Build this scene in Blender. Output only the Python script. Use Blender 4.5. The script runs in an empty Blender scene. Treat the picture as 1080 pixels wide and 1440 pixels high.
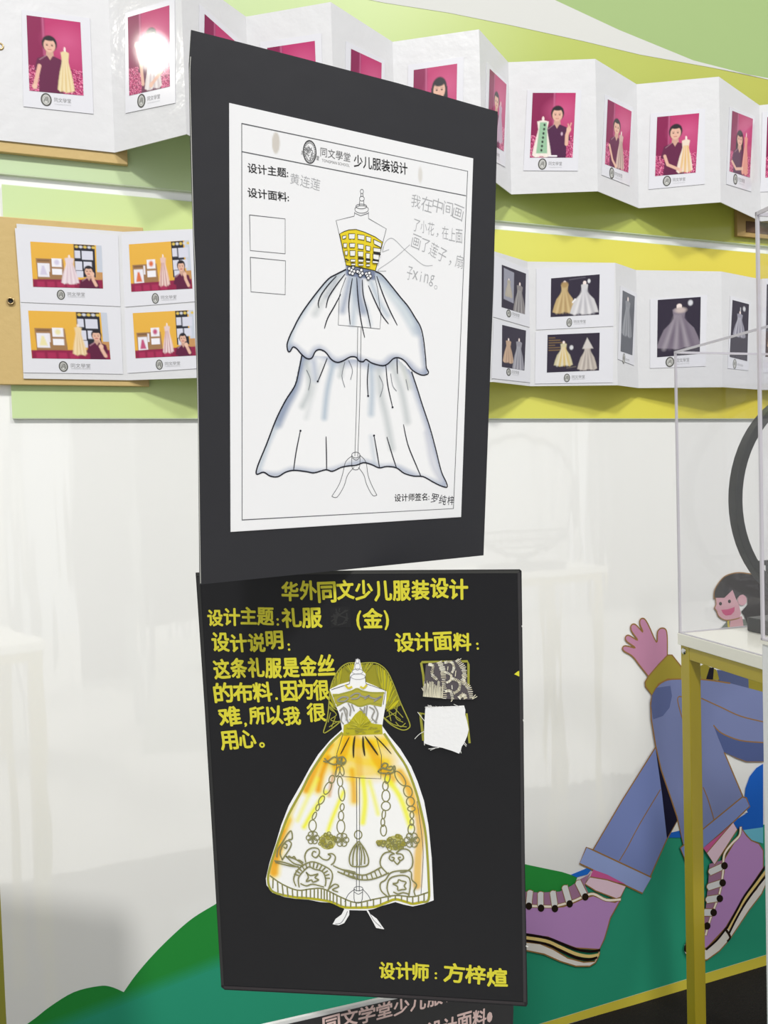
import bpy, bmesh, math, random
import numpy as np
from mathutils import Vector, Matrix
from mathutils.geometry import tessellate_polygon

random.seed(7); rng = np.random.default_rng(7)
SC = bpy.context.scene
COL = SC.collection

# ------------------------------------------------------------------ camera
FPX, CX, CY = 1082.0, 540.0, 720.0            # focal length and centre for a 1080 x 1440 frame
ROLL, PITCH, HCAM = -0.03, -math.radians(1.95), 1.422
_F = np.array([0, math.cos(PITCH), math.sin(PITCH)]); _U = np.array([0, -math.sin(PITCH), math.cos(PITCH)]); _R = np.array([1., 0, 0])
R_ = math.cos(ROLL) * _R + math.sin(ROLL) * _U
U_ = -math.sin(ROLL) * _R + math.cos(ROLL) * _U
CAM = np.array([0, 0, HCAM])
cd = bpy.data.cameras.new('camera'); co = bpy.data.objects.new('camera', cd); COL.objects.link(co)
cd.sensor_fit = 'HORIZONTAL'; cd.sensor_width = 36.0; cd.lens = 36.0 * FPX / 1080.0; cd.clip_start = 0.02; cd.clip_end = 60
co.matrix_world = Matrix(((R_[0], U_[0], -_F[0], 0), (R_[1], U_[1], -_F[1], 0), (R_[2], U_[2], -_F[2], HCAM), (0, 0, 0, 1)))
SC.camera = co

# ------------------------------------------------------------------ light and exposure
YAW = math.radians(19.2)                       # the long wall recedes to the right
D_ = np.array([math.cos(YAW), math.sin(YAW), 0]); N_ = np.array([math.sin(YAW), -math.cos(YAW), 0]); Z_ = np.array([0, 0, 1.])
def ray(x, y): return (x - CX) / FPX * R_ - (y - CY) / FPX * U_ + _F
_r = ray(760, 1440); P0 = CAM + _r * ((0.022 - HCAM) / _r[2]); P0[2] = 0.0
def W(s, n, z): return P0 + D_ * s + N_ * n + Z_ * z     # wall frame: along the wall, out of it, up
world = bpy.data.worlds.new('hall_light'); SC.world = world; world.use_nodes = True
bg = world.node_tree.nodes['Background']; bg.inputs[0].default_value = (0.95, 0.98, 1.0, 1); bg.inputs[1].default_value = 0.60
def area_light(name, pos, target, size, power, col=(1, 0.98, 0.95)):
    l = bpy.data.lights.new(name, 'AREA'); l.shape = 'DISK'; l.size = size; l.energy = power; l.color = col
    o = bpy.data.objects.new(name, l); COL.objects.link(o); o.location = Vector(pos)
    o.rotation_euler = (Vector(target) - Vector(pos)).to_track_quat('-Z', 'Y').to_euler(); return o
area_light('hall_lamp', W(-3.6, 6.3, 8.2), W(0, .3, 1.4), 0.9, 500)
area_light('hall_lamp', W(2.6, 6.0, 8.4), W(0, .3, 1.4), 0.9, 330)
area_light('hall_lamp', W(-3.48, .49, 3.72), W(-.9, .08, 2.28), 0.19, 6, (1, .97, .88))
SC.view_settings.view_transform = 'Standard'; SC.view_settings.look = 'None'
SC.view_settings.gamma = 1.0; SC.view_settings.use_curve_mapping = False
SC.view_settings.exposure = 0.0
SC.cycles.transparent_max_bounces = 32; SC.cycles.max_bounces = 12

# ------------------------------------------------------------------ helpers
def lin(c):
    c = np.asarray(c, float) / 255.0
    return np.where(c <= 0.04045, c / 12.92, ((c + 0.055) / 1.055) ** 2.4)
_m = {}
def mat(c, rough=0.6, spec=0.3, metal=0.0, coat=0.0, bump=None, name=None, coat_rough=0.05, bstr=0.1, bscale=(1, 1, 1)):
    key = (tuple(c) if not isinstance(c, str) else c, rough, spec, metal, coat, bump, coat_rough, bstr, bscale)
    if key in _m: return _m[key]
    m = bpy.data.materials.new(name or 'surface'); m.use_nodes = True
    nt = m.node_tree; b = nt.nodes['Principled BSDF']
    if isinstance(c, str):
        a = nt.nodes.new('ShaderNodeVertexColor'); a.layer_name = 'print'; nt.links.new(a.outputs[0], b.inputs['Base Color'])
    else: b.inputs['Base Color'].default_value = (*lin(c), 1)
    b.inputs['Roughness'].default_value = rough; b.inputs['Specular IOR Level'].default_value = spec
    b.inputs['Metallic'].default_value = metal; b.inputs['Coat Weight'].default_value = coat; b.inputs['Coat Roughness'].default_value = coat_rough
    if bump:
        tc = nt.nodes.new('ShaderNodeTexCoord'); mp = nt.nodes.new('ShaderNodeMapping'); mp.inputs['Scale'].default_value = bscale
        nz = nt.nodes.new('ShaderNodeTexNoise'); nz.inputs['Scale'].default_value = bump; nz.inputs['Detail'].default_value = 3
        bp = nt.nodes.new('ShaderNodeBump'); bp.inputs['Strength'].default_value = bstr; bp.inputs['Distance'].default_value = 0.01
        nt.links.new(tc.outputs['Object'], mp.inputs[0]); nt.links.new(mp.outputs[0], nz.inputs['Vector'])
        nt.links.new(nz.outputs[0], bp.inputs['Height']); nt.links.new(bp.outputs[0], b.inputs['Normal'])
        if coat: nt.links.new(bp.outputs[0], b.inputs['Coat Normal'])
    _m[key] = m; return m
def ink(c, rough=0.55, spec=0.25): return mat(c, rough, spec, name='ink')

def link(o, parent=None):
    COL.objects.link(o)
    if parent is not None:
        o.parent = parent
        if parent.type == 'EMPTY': o.matrix_parent_inverse = Matrix.Translation(-Vector(parent.location))
    return o
def tag(o, label=None, cat=None, group=None, kind=None):
    if label: o['label'] = label
    if cat: o['category'] = cat
    if group: o['group'] = group
    if kind: o['kind'] = kind
    return o
def thing(name, loc, label, cat, group=None):
    o = bpy.data.objects.new(name, None); o.empty_display_size = 0.05; o.location = Vector(loc); COL.objects.link(o)
    return tag(o, label, cat, group)
def mesh(name, V, Fc, mats, mi=None, parent=None, smooth=False, cols=None):
    me = bpy.data.meshes.new(name); me.from_pydata([tuple(map(float, v)) for v in V], [], Fc)
    for m in (mats if isinstance(mats, (list, tuple)) else [mats]): me.materials.append(m)
    if mi is not None: me.polygons.foreach_set('material_index', mi)
    if smooth: me.polygons.foreach_set('use_smooth', [True] * len(me.polygons))
    if cols is not None:
        a = me.color_attributes.new('print', 'FLOAT_COLOR', 'POINT')
        c4 = np.ones((len(V), 4), np.float32); c4[:, :3] = cols; a.data.foreach_set('color', c4.ravel())
    me.update(); return link(bpy.data.objects.new(name, me), parent)

class Geo:
    """collects solids in world space, built as one mesh"""
    def __init__(s): s.V = []; s.F = []; s.M = []; s.mats = []
    def mi(s, m):
        if m not in s.mats: s.mats.append(m)
        return s.mats.index(m)
    def add(s, V, F, m):
        b = len(s.V); s.V += [tuple(map(float, v)) for v in V]; s.F += [tuple(i + b for i in f) for f in F]; s.M += [s.mi(m)] * len(F)
    def box(s, o, a, b, c, m):                 # corner o and three edge vectors
        o, a, b, c = map(np.asarray, (o, a, b, c))
        V = [o, o + a, o + a + b, o + b, o + c, o + a + c, o + a + b + c, o + b + c]
        F = [(0, 3, 2, 1), (4, 5, 6, 7), (0, 1, 5, 4), (1, 2, 6, 5), (2, 3, 7, 6), (3, 0, 4, 7)]
        if np.dot(np.cross(a, b), c) < 0: F = [f[::-1] for f in F]
        s.add(V, F, m)
    def prism(s, pts, ext, m):                 # closed outline (world pts) extruded by ext
        P = [np.asarray(p, float) for p in pts]; n = len(P); e = np.asarray(ext)
        tri = tessellate_polygon([[Vector(p) for p in P]])
        V = P + [p + e for p in P]
        F = [tuple(t) for t in tri] + [tuple(i + n for i in t[::-1]) for t in tri] + [(i, (i + 1) % n, (i + 1) % n + n, i + n) for i in range(n)]
        s.add(V, F, m)
    def tube(s, path, r, m, sides=12, closed=False):
        P = [np.asarray(p, float) for p in path]; n = len(P); V = []; F = []
        prev = None
        for i in range(n):
            t = (P[(i + 1) % n] - P[i - 1]) if closed else (P[min(i + 1, n - 1)] - P[max(i - 1, 0)])
            t /= np.linalg.norm(t)
            a = np.cross(t, [0, 0, 1.]) if prev is None else prev - t * np.dot(prev, t)
            if np.linalg.norm(a) < 1e-3: a = np.cross(t, [1., 0, 0])
            a /= np.linalg.norm(a); prev = a; b = np.cross(t, a); rr = r[i] if hasattr(r, '__len__') else r
            for k in range(sides):
                th = 2 * math.pi * k / sides; V.append(P[i] + rr * (math.cos(th) * a + math.sin(th) * b))
        for i in range(n if closed else n - 1):
            for k in range(sides):
                j = (i + 1) % n; F.append((i * sides + k, i * sides + (k + 1) % sides, j * sides + (k + 1) % sides, j * sides + k))
        if not closed: F += [tuple(range(sides))[::-1], tuple((n - 1) * sides + k for k in range(sides))]
        s.add(V, F, m)
    def build(s, name, parent=None, smooth=False, bevel=0):
        o = mesh(name, s.V, s.F, s.mats, s.M, parent, smooth)
        if bevel:
            b = o.modifiers.new('bevel', 'BEVEL'); b.width = bevel; b.segments = 2; b.limit_method = 'ANGLE'
        return o

def K(x0, y0, k, pts): return [(x0 + p[0] / k, y0 + p[1] / k) for p in pts]   # crop coordinates to frame pixels
def smoothpts(P, closed=False, sub=4):
    P = np.asarray(P, float); n = len(P)
    if n < 3: return P
    out = []
    rngi = range(n if closed else n - 1)
    for i in rngi:
        p0 = P[i - 1] if (closed or i > 0) else P[0]; p1 = P[i]; p2 = P[(i + 1) % n]
        p3 = P[(i + 2) % n] if (closed or i + 2 < n) else P[-1]
        for k in range(sub):
            t = k / sub
            out.append(0.5 * ((2 * p1) + (-p0 + p2) * t + (2 * p0 - 5 * p1 + 4 * p2 - p3) * t * t + (-p0 + 3 * p1 - 3 * p2 + p3) * t ** 3))
    if not closed: out.append(P[-1])
    return np.array(out)
def ellipse(cx, cy, rx, ry, rot=0, n=20):
    c, s = math.cos(rot), math.sin(rot)
    return [(cx + rx * math.cos(t) * c - ry * math.sin(t) * s, cy + rx * math.cos(t) * s + ry * math.sin(t) * c) for t in np.linspace(0, 2 * math.pi, n, endpoint=False)]
def clip(poly, a, b, c):                       # keep a*x+b*y+c >= 0
    out = []
    for i in range(len(poly)):
        p, q = poly[i], poly[(i + 1) % len(poly)]; dp = a * p[0] + b * p[1] + c; dq = a * q[0] + b * q[1] + c
        if dp >= 0: out.append(p)
        if (dp >= 0) != (dq >= 0):
            t = dp / (dp - dq); out.append((p[0] + (q[0] - p[0]) * t, p[1] + (q[1] - p[1]) * t))
    return out

class Plane:
    """a real flat surface; u to the right, v up, n towards the viewer"""
    def __init__(s, o, u, v):
        s.o = np.asarray(o, float); s.u = np.asarray(u, float) / np.linalg.norm(u)
        v = np.asarray(v, float); v = v - s.u * np.dot(v, s.u); s.v = v / np.linalg.norm(v); s.n = np.cross(s.u, s.v)
        if np.dot(s.n, CAM - s.o) < 0: s.n = -s.n
    def pix(s, x, y):
        d = ray(x, y); t = np.dot(s.o - CAM, s.n) / np.dot(d, s.n); p = CAM + d * t - s.o
        return np.array([np.dot(p, s.u), np.dot(p, s.v)])
    def w(s, ab, off=0.0): return s.o + s.u * ab[0] + s.v * ab[1] + s.n * off
    def wp(s, x, y, off=0.0): return s.w(s.pix(x, y), off)
    def scale(s, x, y): return np.linalg.norm(s.pix(x + .5, y) - s.pix(x - .5, y)) * .5 + np.linalg.norm(s.pix(x, y + .5) - s.pix(x, y - .5)) * .5

def project(P):
    P = np.asarray(P) - CAM; z = P @ _F
    return CX + FPX * (P @ R_) / z, CY - FPX * (P @ U_) / z

class Flat:
    """ink and paper shapes lying on a plane, given in frame pixels or (loc=True) in plane units"""
    def __init__(s, pl, off=0.0006, step=0.00006, loc=False, xf=None):
        s.pl = pl; s.off = off; s.step = step; s.V = []; s.F = []; s.M = []; s.mats = []; s.k = 0; s.j = 0; s.last = None; s.loc = loc; s.xf = xf
    def L(s, p):
        if s.xf: return s.xf(p)
        return np.asarray(p, float) if s.loc else s.pl.pix(*p)
    def mi(s, m):
        if m not in s.mats: s.mats.append(m)
        return s.mats.index(m)
    def emit(s, V, F, m):
        if m is not s.last: s.k += 1; s.last = m
        s.j += 1; o = s.off + s.step * s.k + (s.j % 8) * (1.2e-6 if s.step > 5e-6 else 2e-7); b = len(s.V)
        s.V += [s.pl.w(v, o) for v in V]
        for f in F:
            a = np.cross(np.append(V[f[1]] - V[f[0]], 0), np.append(V[f[2]] - V[f[0]], 0))[2]
            s.F.append(tuple(i + b for i in f)); s.M.append(s.mi(m))
    def fill(s, pts, c, smooth=False):
        if smooth: pts = smoothpts(pts, True)
        V = [s.L(p) for p in pts]
        if len(V) < 3: return
        tri = tessellate_polygon([[Vector((v[0], v[1], 0)) for v in V]])
        s.emit(V, [tuple(t) for t in tri], c if not isinstance(c, (tuple, list)) else ink(tuple(c)))
    def stroke(s, pts, w, c, closed=False, smooth=True, taper=None, raw=False):
        if smooth and len(pts) > 2: pts = smoothpts(pts, closed)
        m0 = pts[len(pts) // 2]
        sc = 1.0 if (s.loc or s.xf) else s.pl.scale(*m0)
        P = np.array([s.L(p) for p in pts]); n = len(P); h = w * sc / 2; V = []
        for i in range(n):
            t = (P[(i + 1) % n] - P[i - 1]) if closed else (P[min(i + 1, n - 1)] - P[max(i - 1, 0)])
            l = np.linalg.norm(t); t = t / l if l > 1e-12 else np.array([1., 0])
            q = np.array([-t[1], t[0]]); f = 1.0 if taper is None else taper + (1 - taper) * math.sin(math.pi * min(1, max(0, i / (n - 1)))) ** .6
            V += [P[i] + q * h * f, P[i] - q * h * f]
        if not closed and taper is None:
            t = P[0] - P[1]; t /= max(np.linalg.norm(t), 1e-12); V[0] = V[0] + t * h * .6; V[1] = V[1] + t * h * .6
            t = P[-1] - P[-2]; t /= max(np.linalg.norm(t), 1e-12); V[-2] = V[-2] + t * h * .6; V[-1] = V[-1] + t * h * .6
        F = [(2 * i, 2 * i + 1, (2 * i + 3) % (2 * n), (2 * i + 2) % (2 * n)) for i in range(n if closed else n - 1)]
        s.emit(V, F, c if not isinstance(c, (tuple, list)) else ink(tuple(c)))
    def text(s, body, a, b, h, c, bold=0.0, jitter=0.0, slant=0.0, fat=0.0):
        """text from baseline start a to end b, glyph height h"""
        A, B = s.L(a), s.L(b); e = B - A; Lw = np.linalg.norm(e); e /= Lw; q = np.array([-e[1], e[0]])
        if np.dot(q, s.L((a[0], a[1] - 5)) - A) < 0 and not (s.loc or s.xf): q = -q
        sc = 1.0 if (s.loc or s.xf) else s.pl.scale(*a)
        m = c if not isinstance(c, (tuple, list)) else ink(tuple(c))
        if not jitter:
            V, F, (x0, x1, y0, y1) = glyphs(body, bold)
            sx = Lw / (x1 - x0); sy = h * sc / (y1 - y0)
            s.emit([A + e * (v[0] - x0) * sx + q * ((v[1] - y0) * sy) for v in V], F, m); return
        n = len(body); cell = Lw / n; hs = h * sc
        for i, ch in enumerate(body):
            if ch == ' ': continue
            V, F, (x0, x1, y0, y1) = glyphs(ch, bold)
            small = ch in '，。：.,:；'; r = random.uniform(-jitter, jitter); k = 1 + random.uniform(-jitter, jitter) * .9
            cw = cell * .92; w_, h_ = (x1 - x0), (y1 - y0)
            if small: sx = sy = hs * k / .9
            else: sx = min(cw / max(w_, .5), hs / .72) * k; sy = hs * k / max(h_, .72)
            oc = A + e * cell * (i + .5) + q * (hs * .5 + random.uniform(-.07, .07) * hs)
            cx, cy = (x0 + x1) / 2, (.38 if small else (y0 + y1) / 2); cr, sr = math.cos(r), math.sin(r); out = []
            for v in V:
                X = (v[0] - cx) * sx; Y = (v[1] - cy) * sy; X += Y * slant
                out.append(oc + e * (X * cr - Y * sr) + q * (X * sr + Y * cr))
            for k in range(8 if fat else 1):
                dv = (e * math.cos(k * .785) + q * math.sin(k * .785)) * fat * hs
                s.emit([o_ + dv for o_ in out], F, m)
    def build(s, name, parent=None): return mesh(name, s.V, s.F, s.mats, s.M, parent)
_g = {}
def glyphs(body, bold):
    key = (body, bold)
    if key in _g: return _g[key]
    c = bpy.data.curves.new('lettering', 'FONT'); c.body = body; c.offset = bold; c.resolution_u = 2
    o = bpy.data.objects.new('lettering', c); COL.objects.link(o)
    bpy.context.view_layer.update(); dg = bpy.context.evaluated_depsgraph_get()
    me = o.evaluated_get(dg).to_mesh(); V = [(v.co.x, v.co.y) for v in me.vertices]; F = [tuple(p.vertices) for p in me.polygons]
    bpy.data.objects.remove(o); bpy.data.curves.remove(c)
    xs = [v[0] for v in V]; ys = [v[1] for v in V]
    _g[key] = ([np.array(v) for v in V], F, (min(xs), max(xs), min(ys), max(ys))); return _g[key]

class Canvas:
    """pigment field over arrays of coordinates"""
    def __init__(s, X, Y, base): s.X = X; s.Y = Y; s.c = np.zeros(X.shape + (3,)) + lin(base)
    def put(s, a, col): s.c = s.c * (1 - a[..., None]) + lin(col) * a[..., None]
    def ell(s, cx, cy, rx, ry, col, soft=.15, al=1., rot=0):
        c, q = math.cos(rot), math.sin(rot); dx = s.X - cx; dy = s.Y - cy
        d = np.sqrt(((dx * c + dy * q) / rx) ** 2 + ((-dx * q + dy * c) / ry) ** 2); s.put(np.clip((1 + soft - d) / (2 * soft), 0, 1) * al, col)
    def dist(s, pts, closed=False):
        d = np.full(s.X.shape, 1e9); P = list(pts) + ([pts[0]] if closed else [])
        for (x0, y0), (x1, y1) in zip(P[:-1], P[1:]):
            vx, vy = x1 - x0, y1 - y0; l = vx * vx + vy * vy + 1e-12
            t = np.clip(((s.X - x0) * vx + (s.Y - y0) * vy) / l, 0, 1); d = np.minimum(d, np.hypot(s.X - x0 - t * vx, s.Y - y0 - t * vy))
        return d
    def line(s, pts, w, col, soft=None, al=1.):
        soft = soft or w * .3; d = s.dist(pts); s.put(np.clip((w / 2 + soft / 2 - d) / soft, 0, 1) * al, col)
    def inside(s, pts):
        r = np.zeros(s.X.shape, bool); n = len(pts)
        for i in range(n):
            (x0, y0), (x1, y1) = pts[i], pts[(i + 1) % n]
            if y0 == y1: continue
            r ^= ((y0 > s.Y) != (y1 > s.Y)) & (s.X < (x1 - x0) * (s.Y - y0) / (y1 - y0) + x0)
        return r
    def poly(s, pts, col, soft=.01, al=1.):
        d = s.dist(pts, True); sd = np.where(s.inside(pts), d, -d); s.put(np.clip(.5 + sd / soft, 0, 1) * al, col)
    def speck(s, mask, cols, n=1):
        r = rng.integers(0, len(cols), s.X.shape)
        for i, cc in enumerate(cols): s.put(((r == i) & mask) * 1.0, cc)
def grid_mesh(name, P, C, m, parent, keep=None):
    ny, nx = C.shape[:2]; idx = np.arange(nx * ny).reshape(ny, nx)
    f = np.stack([idx[:-1, :-1], idx[1:, :-1], idx[1:, 1:], idx[:-1, 1:]], -1).reshape(-1, 4)
    if keep is not None:
        k = keep.ravel(); f = f[k[f].all(1)]
    used = np.unique(f); re = -np.ones(nx * ny, int); re[used] = np.arange(len(used))
    return mesh(name, P.reshape(-1, 3)[used], [tuple(map(int, q)) for q in re[f]], m, None, parent, cols=C.reshape(-1, 3)[used])

# ------------------------------------------------------------------ room shell
WALL = mat((253, 253, 250), 0.12, 0.5, coat=1.0, coat_rough=0.03, bump=2.2, bstr=0.35, bscale=(3, 3, .35), name='glossy_white_print')
WALL.node_tree.nodes['Principled BSDF'].inputs['Coat IOR'].default_value = 2.1
wp = Plane(W(0, 0, 0), D_, Z_)
g = Geo(); g.box(W(-3.2, -0.06, 0), D_ * 7.4, N_ * .06, Z_ * 3.4, WALL)
wall = tag(g.build('wall_back'), kind='structure')
FLOOR = mat((40, 37, 35), 0.9, 0.1, bump=220, bstr=0.6, name='dark_carpet')
g = Geo(); g.box((-5, -5, -0.05), (12, 0, 0), (0, 10, 0), (0, 0, 0.0495), mat((178, 176, 172), .35, .4, bump=3, bstr=.05, name='grey_hall_floor'))
tag(g.build('floor'), kind='structure')
g = Geo(); g.box(W(-3.4, -.06, -.004), D_ * 7.8, N_ * 1.45, Z_ * .004, FLOOR)
tag(g.build('floor_carpet'), kind='structure')
def partition(s0, s1, n, z1, c, label):  # unseen panels, added to give the glossy wall light and dark reflections
    t = thing('added_reflection_panel', W((s0 + s1) / 2, n, 0), label, 'partition', 'panels added behind the viewer for the wall to reflect'); g = Geo()
    g.box(W(s0, n, 0.02), D_ * (s1 - s0), N_ * .05, Z_ * (z1 - .02), mat(c, .6, .3)); g.build('panel', t); g = Geo()
    for s_ in (s0 - .04, s1): g.box(W(s_, n - .01, 0), D_ * .04, N_ * .07, Z_ * (z1 + .03), mat((180, 182, 186), .3, .5, metal=.7))
    g.build('aluminium_frame', t)
partition(3.75, 6.4, 5.2, 3.0, (52, 52, 56), 'dark grey panel added behind the viewer to the right for wall reflections')
partition(1.2, 3.7, 5.6, 3.2, (236, 236, 236), 'wide white panel added behind the viewer for wall reflections')
partition(-1.62, -1.46, 3.0, 2.3, (244, 244, 244), 'narrow white panel added behind the viewer for wall reflections, leftmost of three')
partition(-.86, -.66, 3.3, 2.3, (244, 244, 244), 'narrow white panel added behind the viewer for wall reflections, middle of three')
partition(-.5, -.42, 3.3, 1.9, (240, 240, 240), 'thin white panel added behind the viewer for wall reflections, rightmost of three')
partition(-3.4, -2.0, 4.6, 2.6, (120, 120, 122), 'grey panel added behind the viewer at far left for wall reflections')
partition(-1.3, -.9, 4.4, 2.4, (110, 108, 112), 'narrow grey panel added directly behind the viewer for wall reflections')
# ---- printed mural on the lower wall (flat print), parts of the wall
GOLD = (150, 112, 62)
def wflat(): return Flat(wp, 0.0003, 0.00006)
f = wflat()
hillL = [(-40, 1490), (38, 1440), (69.5, 1416), (104, 1395), (139, 1386.5), (156, 1387.5), (174, 1395), (191, 1371), (215, 1343), (243, 1315), (271, 1291), (302, 1272)]
_h = [tuple(p) for p in smoothpts(hillL[:7])] + [tuple(p) for p in smoothpts(hillL[6:])][1:]
hillL = _h
teal = hillL + [(345, 1240), (420, 1205), (560, 1185), (680, 1195), (745, 1218), (840, 1250), (880, 1240), (920, 1179), (940, 1176), (965, 1172), (1030, 1165), (1150, 1150), (1150, 1320), (1072, 1344), (757.5, 1440), (600, 1488), (330, 1570), (-40, 1683)]
f.fill(teal, (44, 154, 120))
cutp = hillL + [(345, 1240), (420, 1205), (560, 1185), (680, 1195), (745, 1218), (803, 1229), (812, 1232), (760, 1262), (560, 1300), (330, 1570), (-40, 1683)]
a_, b_ = 0.39, 1.0
for i in range(8):                              # print fades from grass green at the crest to teal below
    off = 1483 - i * 3.2; t = i / 7
    pc = clip(cutp, -a_, -b_, off)
    f.fill(pc, tuple(np.array((44, 154, 120)) * (1 - t) + np.array((38, 140, 58)) * t))
f.fill([(600, 1190), (700, 1205), (742, 1216), (790, 1226), (812, 1233), (800, 1262), (600, 1262)], (40, 142, 60))
f.build('printed_hills', wall)
f = wflat(); f.off += .0012
f.fill([(757.5, 1440), (600, 1488), (-40, 1683), (-40, 1722), (600, 1517), (795, 1440), (1072.5, 1361), (1200, 1324), (1200, 1305), (1072, 1344)], (214, 198, 70))
f.build('printed_stripe', wall)
f = wflat(); f.off += .0016                         # blue and cyan shapes beyond the runner
f.fill(K(860, 860, 4.236, [(900, 905), (860, 930), (820, 980), (795, 1050), (790, 1100), (815, 1150), (800, 1200), (720, 1250), (740, 1290), (780, 1302), (900, 1283)]), (25, 98, 196))
f.fill(K(860, 860, 4.236, [(780, 1300), (900, 1283), (900, 1380), (830, 1360)]), (110, 190, 212))
f.fill(K(860, 860, 4.236, [(755, 1203), (808, 1195), (793, 1165)]), (240, 240, 235))
f.fill(K(860, 860, 4.236, [(325, 1345), (345, 1312), (430, 1295), (440, 1345)]), (28, 104, 200))
f.fill(K(860, 860, 4.236, [(335, 1318), (385, 1235), (415, 1300)]), (238, 236, 230))
f.fill(K(730, 1180, 7.2, [(520, 356), (700, 283), (730, 300), (690, 352), (580, 384)]), (30, 108, 205))
f.build('printed_sky', wall)
# runner
f = wflat(); f.off += .0024
HAND = K(860, 860, 4.236, [(215, 385), (165, 322), (120, 265), (72, 236), (62, 215), (80, 203), (138, 215), (90, 180), (78, 155), (98, 140), (152, 170), (115, 115), (113, 82), (138, 76), (183, 122), (165, 75), (168, 46), (190, 42), (215, 78), (264, 182), (270, 120), (292, 98), (320, 108), (328, 160), (328, 262)])
HAND = [tuple(p) for p in smoothpts(HAND)]; f.fill(HAND, (196, 138, 168)); f.stroke(HAND, 1.8, GOLD, smooth=False)
f.fill(K(860, 860, 4.236, [(520, 325), (545, 312), (620, 345), (640, 405), (530, 405)]), (150, 138, 48))
f.fill(K(860, 860, 4.236, [(578, 335), (606, 330), (600, 404), (558, 402)]), (22, 18, 32))
f.fill(K(860, 860, 4.236, [(622, 345), (900, 380), (900, 480), (640, 415)]), (84, 94, 132))
f.fill(K(860, 860, 4.236, [(810, 400), (900, 410), (900, 480), (812, 455)]), (150, 138, 48))
SLV = K(860, 860, 4.236, [(215, 385), (275, 315), (330, 258), (355, 258), (425, 345), (425, 410), (330, 400), (275, 430), (238, 498), (198, 445), (196, 418)])
f.fill(SLV, (160, 145, 54)); f.stroke(SLV, 1.8, GOLD, closed=True, smooth=False)
LEGB = K(720, 900, 2.667, [(536, 400), (470, 505), (410, 600), (298, 790), (512, 893), (578, 745), (610, 690), (560, 520)])
f.fill(LEGB, (122, 137, 192)); f.stroke(K(720, 900, 2.667, [(536, 400), (410, 600), (298, 790)]), 1.8, GOLD, smooth=False); f.stroke(K(720, 900, 2.667, [(512, 893), (578, 745), (618, 672)]), 1.8, GOLD, smooth=False)
f.fill(K(720, 900, 2.667, [(536, 410), (575, 545), (618, 672), (578, 742), (560, 580)]), (16, 14, 42))
f.stroke(K(720, 900, 2.667, [(553, 560), (475, 690), (430, 775), (400, 825)]), 1.4, GOLD)
HEMB = K(720, 900, 2.667, [(276, 775), (300, 785), (520, 888), (486, 948), (250, 836)])
f.fill(HEMB, (150, 166, 216)); f.stroke(HEMB, 1.8, GOLD, closed=True, smooth=False)
LEGA = K(860, 860, 4.236, [(238, 495), (270, 440), (330, 405), (440, 400), (560, 405), (700, 425), (900, 478), (900, 890), (800, 890), (740, 868), (665, 835), (775, 1095), (790, 1120), (430, 1420), (385, 1220), (340, 1085), (290, 940), (258, 800), (232, 640), (228, 540)])
f.fill(LEGA, (122, 132, 176))
f.stroke(LEGA[-9:] + [LEGA[0]], 1.8, GOLD, smooth=False); f.stroke(LEGA[:6], 1.8, GOLD); f.stroke(LEGA[7:12], 1.8, GOLD, smooth=False)
f.fill(K(860, 860, 4.236, [(236, 497), (262, 452), (345, 440), (355, 500), (340, 570), (300, 620), (243, 640), (230, 560)]), (92, 103, 148))
DK = K(860, 860, 4.236, [(602, 676), (650, 722), (760, 765), (900, 778), (900, 890), (800, 890), (740, 868), (665, 835), (630, 750)])
f.fill(DK, (80, 94, 142)); f.stroke(DK[:4], 1.5, GOLD)
for q in ([(530, 515), (640, 565), (760, 620), (900, 655)], [(425, 510), (395, 505), (390, 540), (425, 665)], [(540, 1045), (570, 1120), (605, 1238)]): f.stroke(K(860, 860, 4.236, q), 1.4, GOLD)
HEMA = K(940, 1120, 5.757, [(88, 412), (290, 245), (590, 0), (622, 8), (650, 76), (515, 205), (300, 395), (145, 552)])
f.fill(HEMA, (126, 142, 196)); f.stroke(HEMA, 1.8, GOLD, closed=True, smooth=False)
f.build('printed_runner', wall)
def shoe(name, k, body, tongue, sock, mag, trim, laces, dots, sole, b1, gl, b2, extra=None):
    f = wflat(); f.off += .0052
    f.fill(k(tongue), (164, 120, 150)); f.fill(k(body), (188, 142, 198)); f.stroke(k(body), 1.6, GOLD, closed=True, smooth=False)
    f.fill(k(mag), (204, 92, 150)); f.fill(k(sock), (232, 202, 216)); f.stroke(k(sock), 1.4, GOLD, closed=True, smooth=False)
    f.stroke(k(trim), 4.4, GOLD); f.stroke(k(trim), 2.8, (250, 238, 220))
    for q in laces:
        q = k(q)
        for w, c in ((10, GOLD), (8.2, (226, 226, 224))):
            f.fill(ellipse(*q[0], w / 2, w / 2), c); f.stroke(q, w, c); f.fill(ellipse(*q[1], w / 2, w / 2), c)
    f.fill(k(sole), (232, 226, 218)); f.stroke(k(sole), 1.6, GOLD, closed=True, smooth=False)
    f.stroke(k(gl), 4, (232, 205, 130)); f.stroke(k(b1), 3.2, (24, 8, 6)); f.stroke(k(b2), 3.2, (24, 8, 6))
    for (x, y) in dots: f.fill(ellipse(*k([(x, y)])[0], 4.6, 5.2), (34, 22, 10))
    if extra: extra(f, k)
    f.build(name, wall)
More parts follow.
